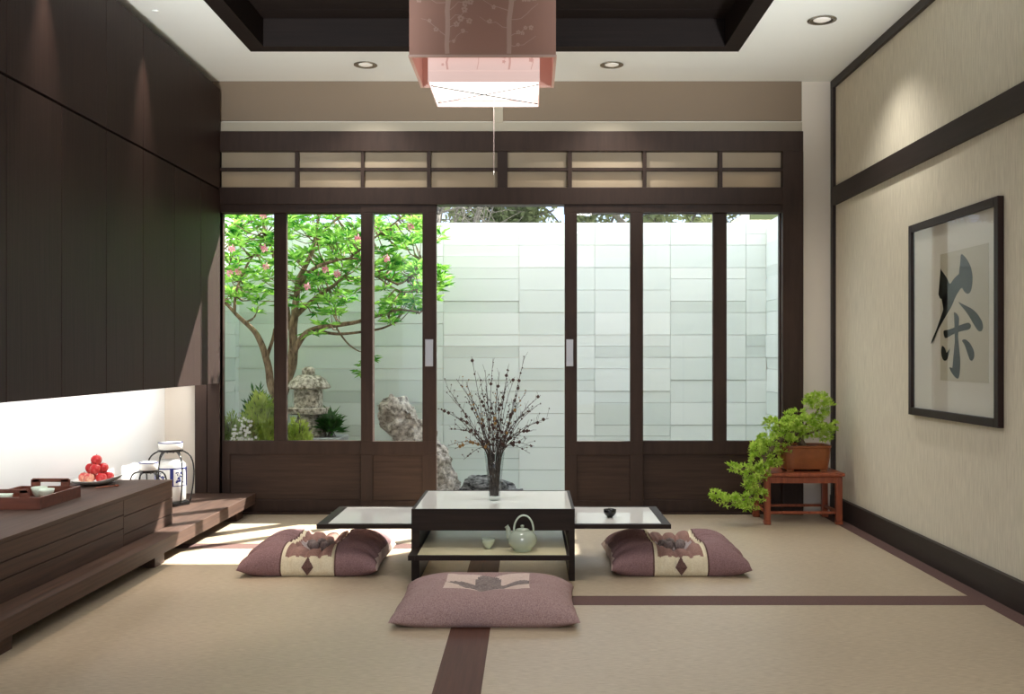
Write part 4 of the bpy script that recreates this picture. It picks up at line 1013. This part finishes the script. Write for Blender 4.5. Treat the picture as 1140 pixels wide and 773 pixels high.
fartree('olive tree crown beyond the wall above the right sliding door', 1.3, 10.8, .85, 1.7, 4.2, 9000, .12, False, 8)
fartree('thin leafy tree beyond the wall above the right window', 3.3, 14.2, 1.3, 2.2, 4.4, 4200, .13, True, 12)
fartree('bare-branched tree beyond the wall behind the flowering tree', -3.6, 12.2, 1.4, 1.9, 4.4, 900, .1, True, 15)
# white slatted pergola of the neighbour
r = thing('pergola', (3.0, 10.4, GZ), 'white slatted pergola corner above the wall at the right window', 'pergola')
for q in range(10):
    x = 2.28+q*.09; obj('slat', boxes((x, x+.035, 9.9, 11.2, 2.40, 2.52)), M['housewall'], r)
obj('beam', boxes((2.2, 3.4, 9.84, 9.9, 2.36, 2.5), (2.2, 3.4, 11.2, 11.26, 2.36, 2.5)), M['leaffar'], r)
for x in (2.5, 3.3): obj('post', boxes((x, x+.08, 9.84, 9.92, GZ, 2.36)), M['housewall'], r)
for x in (2.5, 3.3): obj('post', boxes((x, x+.08, 11.18, 11.26, GZ, 2.36)), M['housewall'], r)

# ------------------------------------------------------------ light
S = bpy.context.scene
wd = bpy.data.worlds.new('sky'); S.world = wd; wd.use_nodes = True; nt = wd.node_tree; N = nt.nodes.new; L = nt.links.new
bg = nt.nodes['Background']
tc = N('ShaderNodeTexCoord'); sp = N('ShaderNodeSeparateXYZ'); L(tc.outputs['Generated'], sp.inputs[0])
rp = N('ShaderNodeValToRGB'); rp.color_ramp.elements[0].position = 0; rp.color_ramp.elements[0].color = (.36,.43,.54,1)
q_ = rp.color_ramp.elements.new(.22); q_.color = (.27,.36,.52,1)
q_ = rp.color_ramp.elements.new(.42); q_.color = (.88,.90,.95,1)
rp.color_ramp.elements[-1].position = .62; rp.color_ramp.elements[-1].color = (.84,.89,1.0,1)
L(sp.outputs['Z'], rp.inputs[0]); L(rp.outputs[0], bg.inputs[0]); bg.inputs[1].default_value = 2.7
sl = bpy.data.lights.new('sun', 'SUN'); sl.energy = 17; sl.angle = math.radians(.8); sl.color = (1, .95, .87)
so = bpy.data.objects.new('sun', sl); C.objects.link(so)
so.rotation_euler = Vector((1, 1, 1.24)).normalized().to_track_quat('Z', 'Y').to_euler(); so.location = (6, 14, 9)

cam = bpy.data.cameras.new('camera'); co = bpy.data.objects.new('camera', cam); C.objects.link(co)
co.location = (0, 0, CH); co.rotation_euler = (math.pi/2, 0, 0)
cam.sensor_width = 36; cam.lens = 36*F/1140; cam.clip_start = .05
cam.shift_x = -(VX-570)/1140; cam.shift_y = (VY-386.5)/1140
S.camera = co
S.view_settings.view_transform = 'Standard'; S.view_settings.look = 'None'; S.view_settings.exposure = .5; S.view_settings.gamma = 1
S.view_settings.use_curve_mapping = False
S.cycles.use_denoising = True
try: S.cycles.denoiser = 'OPENIMAGEDENOISE'
except Exception: pass
S.cycles.max_bounces = 10; S.cycles.diffuse_bounces = 6; S.cycles.transparent_max_bounces = 16; S.cycles.sample_clamp_indirect = 8
S.cycles.caustics_reflective = False; S.cycles.caustics_refractive = False
for o in bpy.data.objects:
    if '_w' in o: del o['_w']
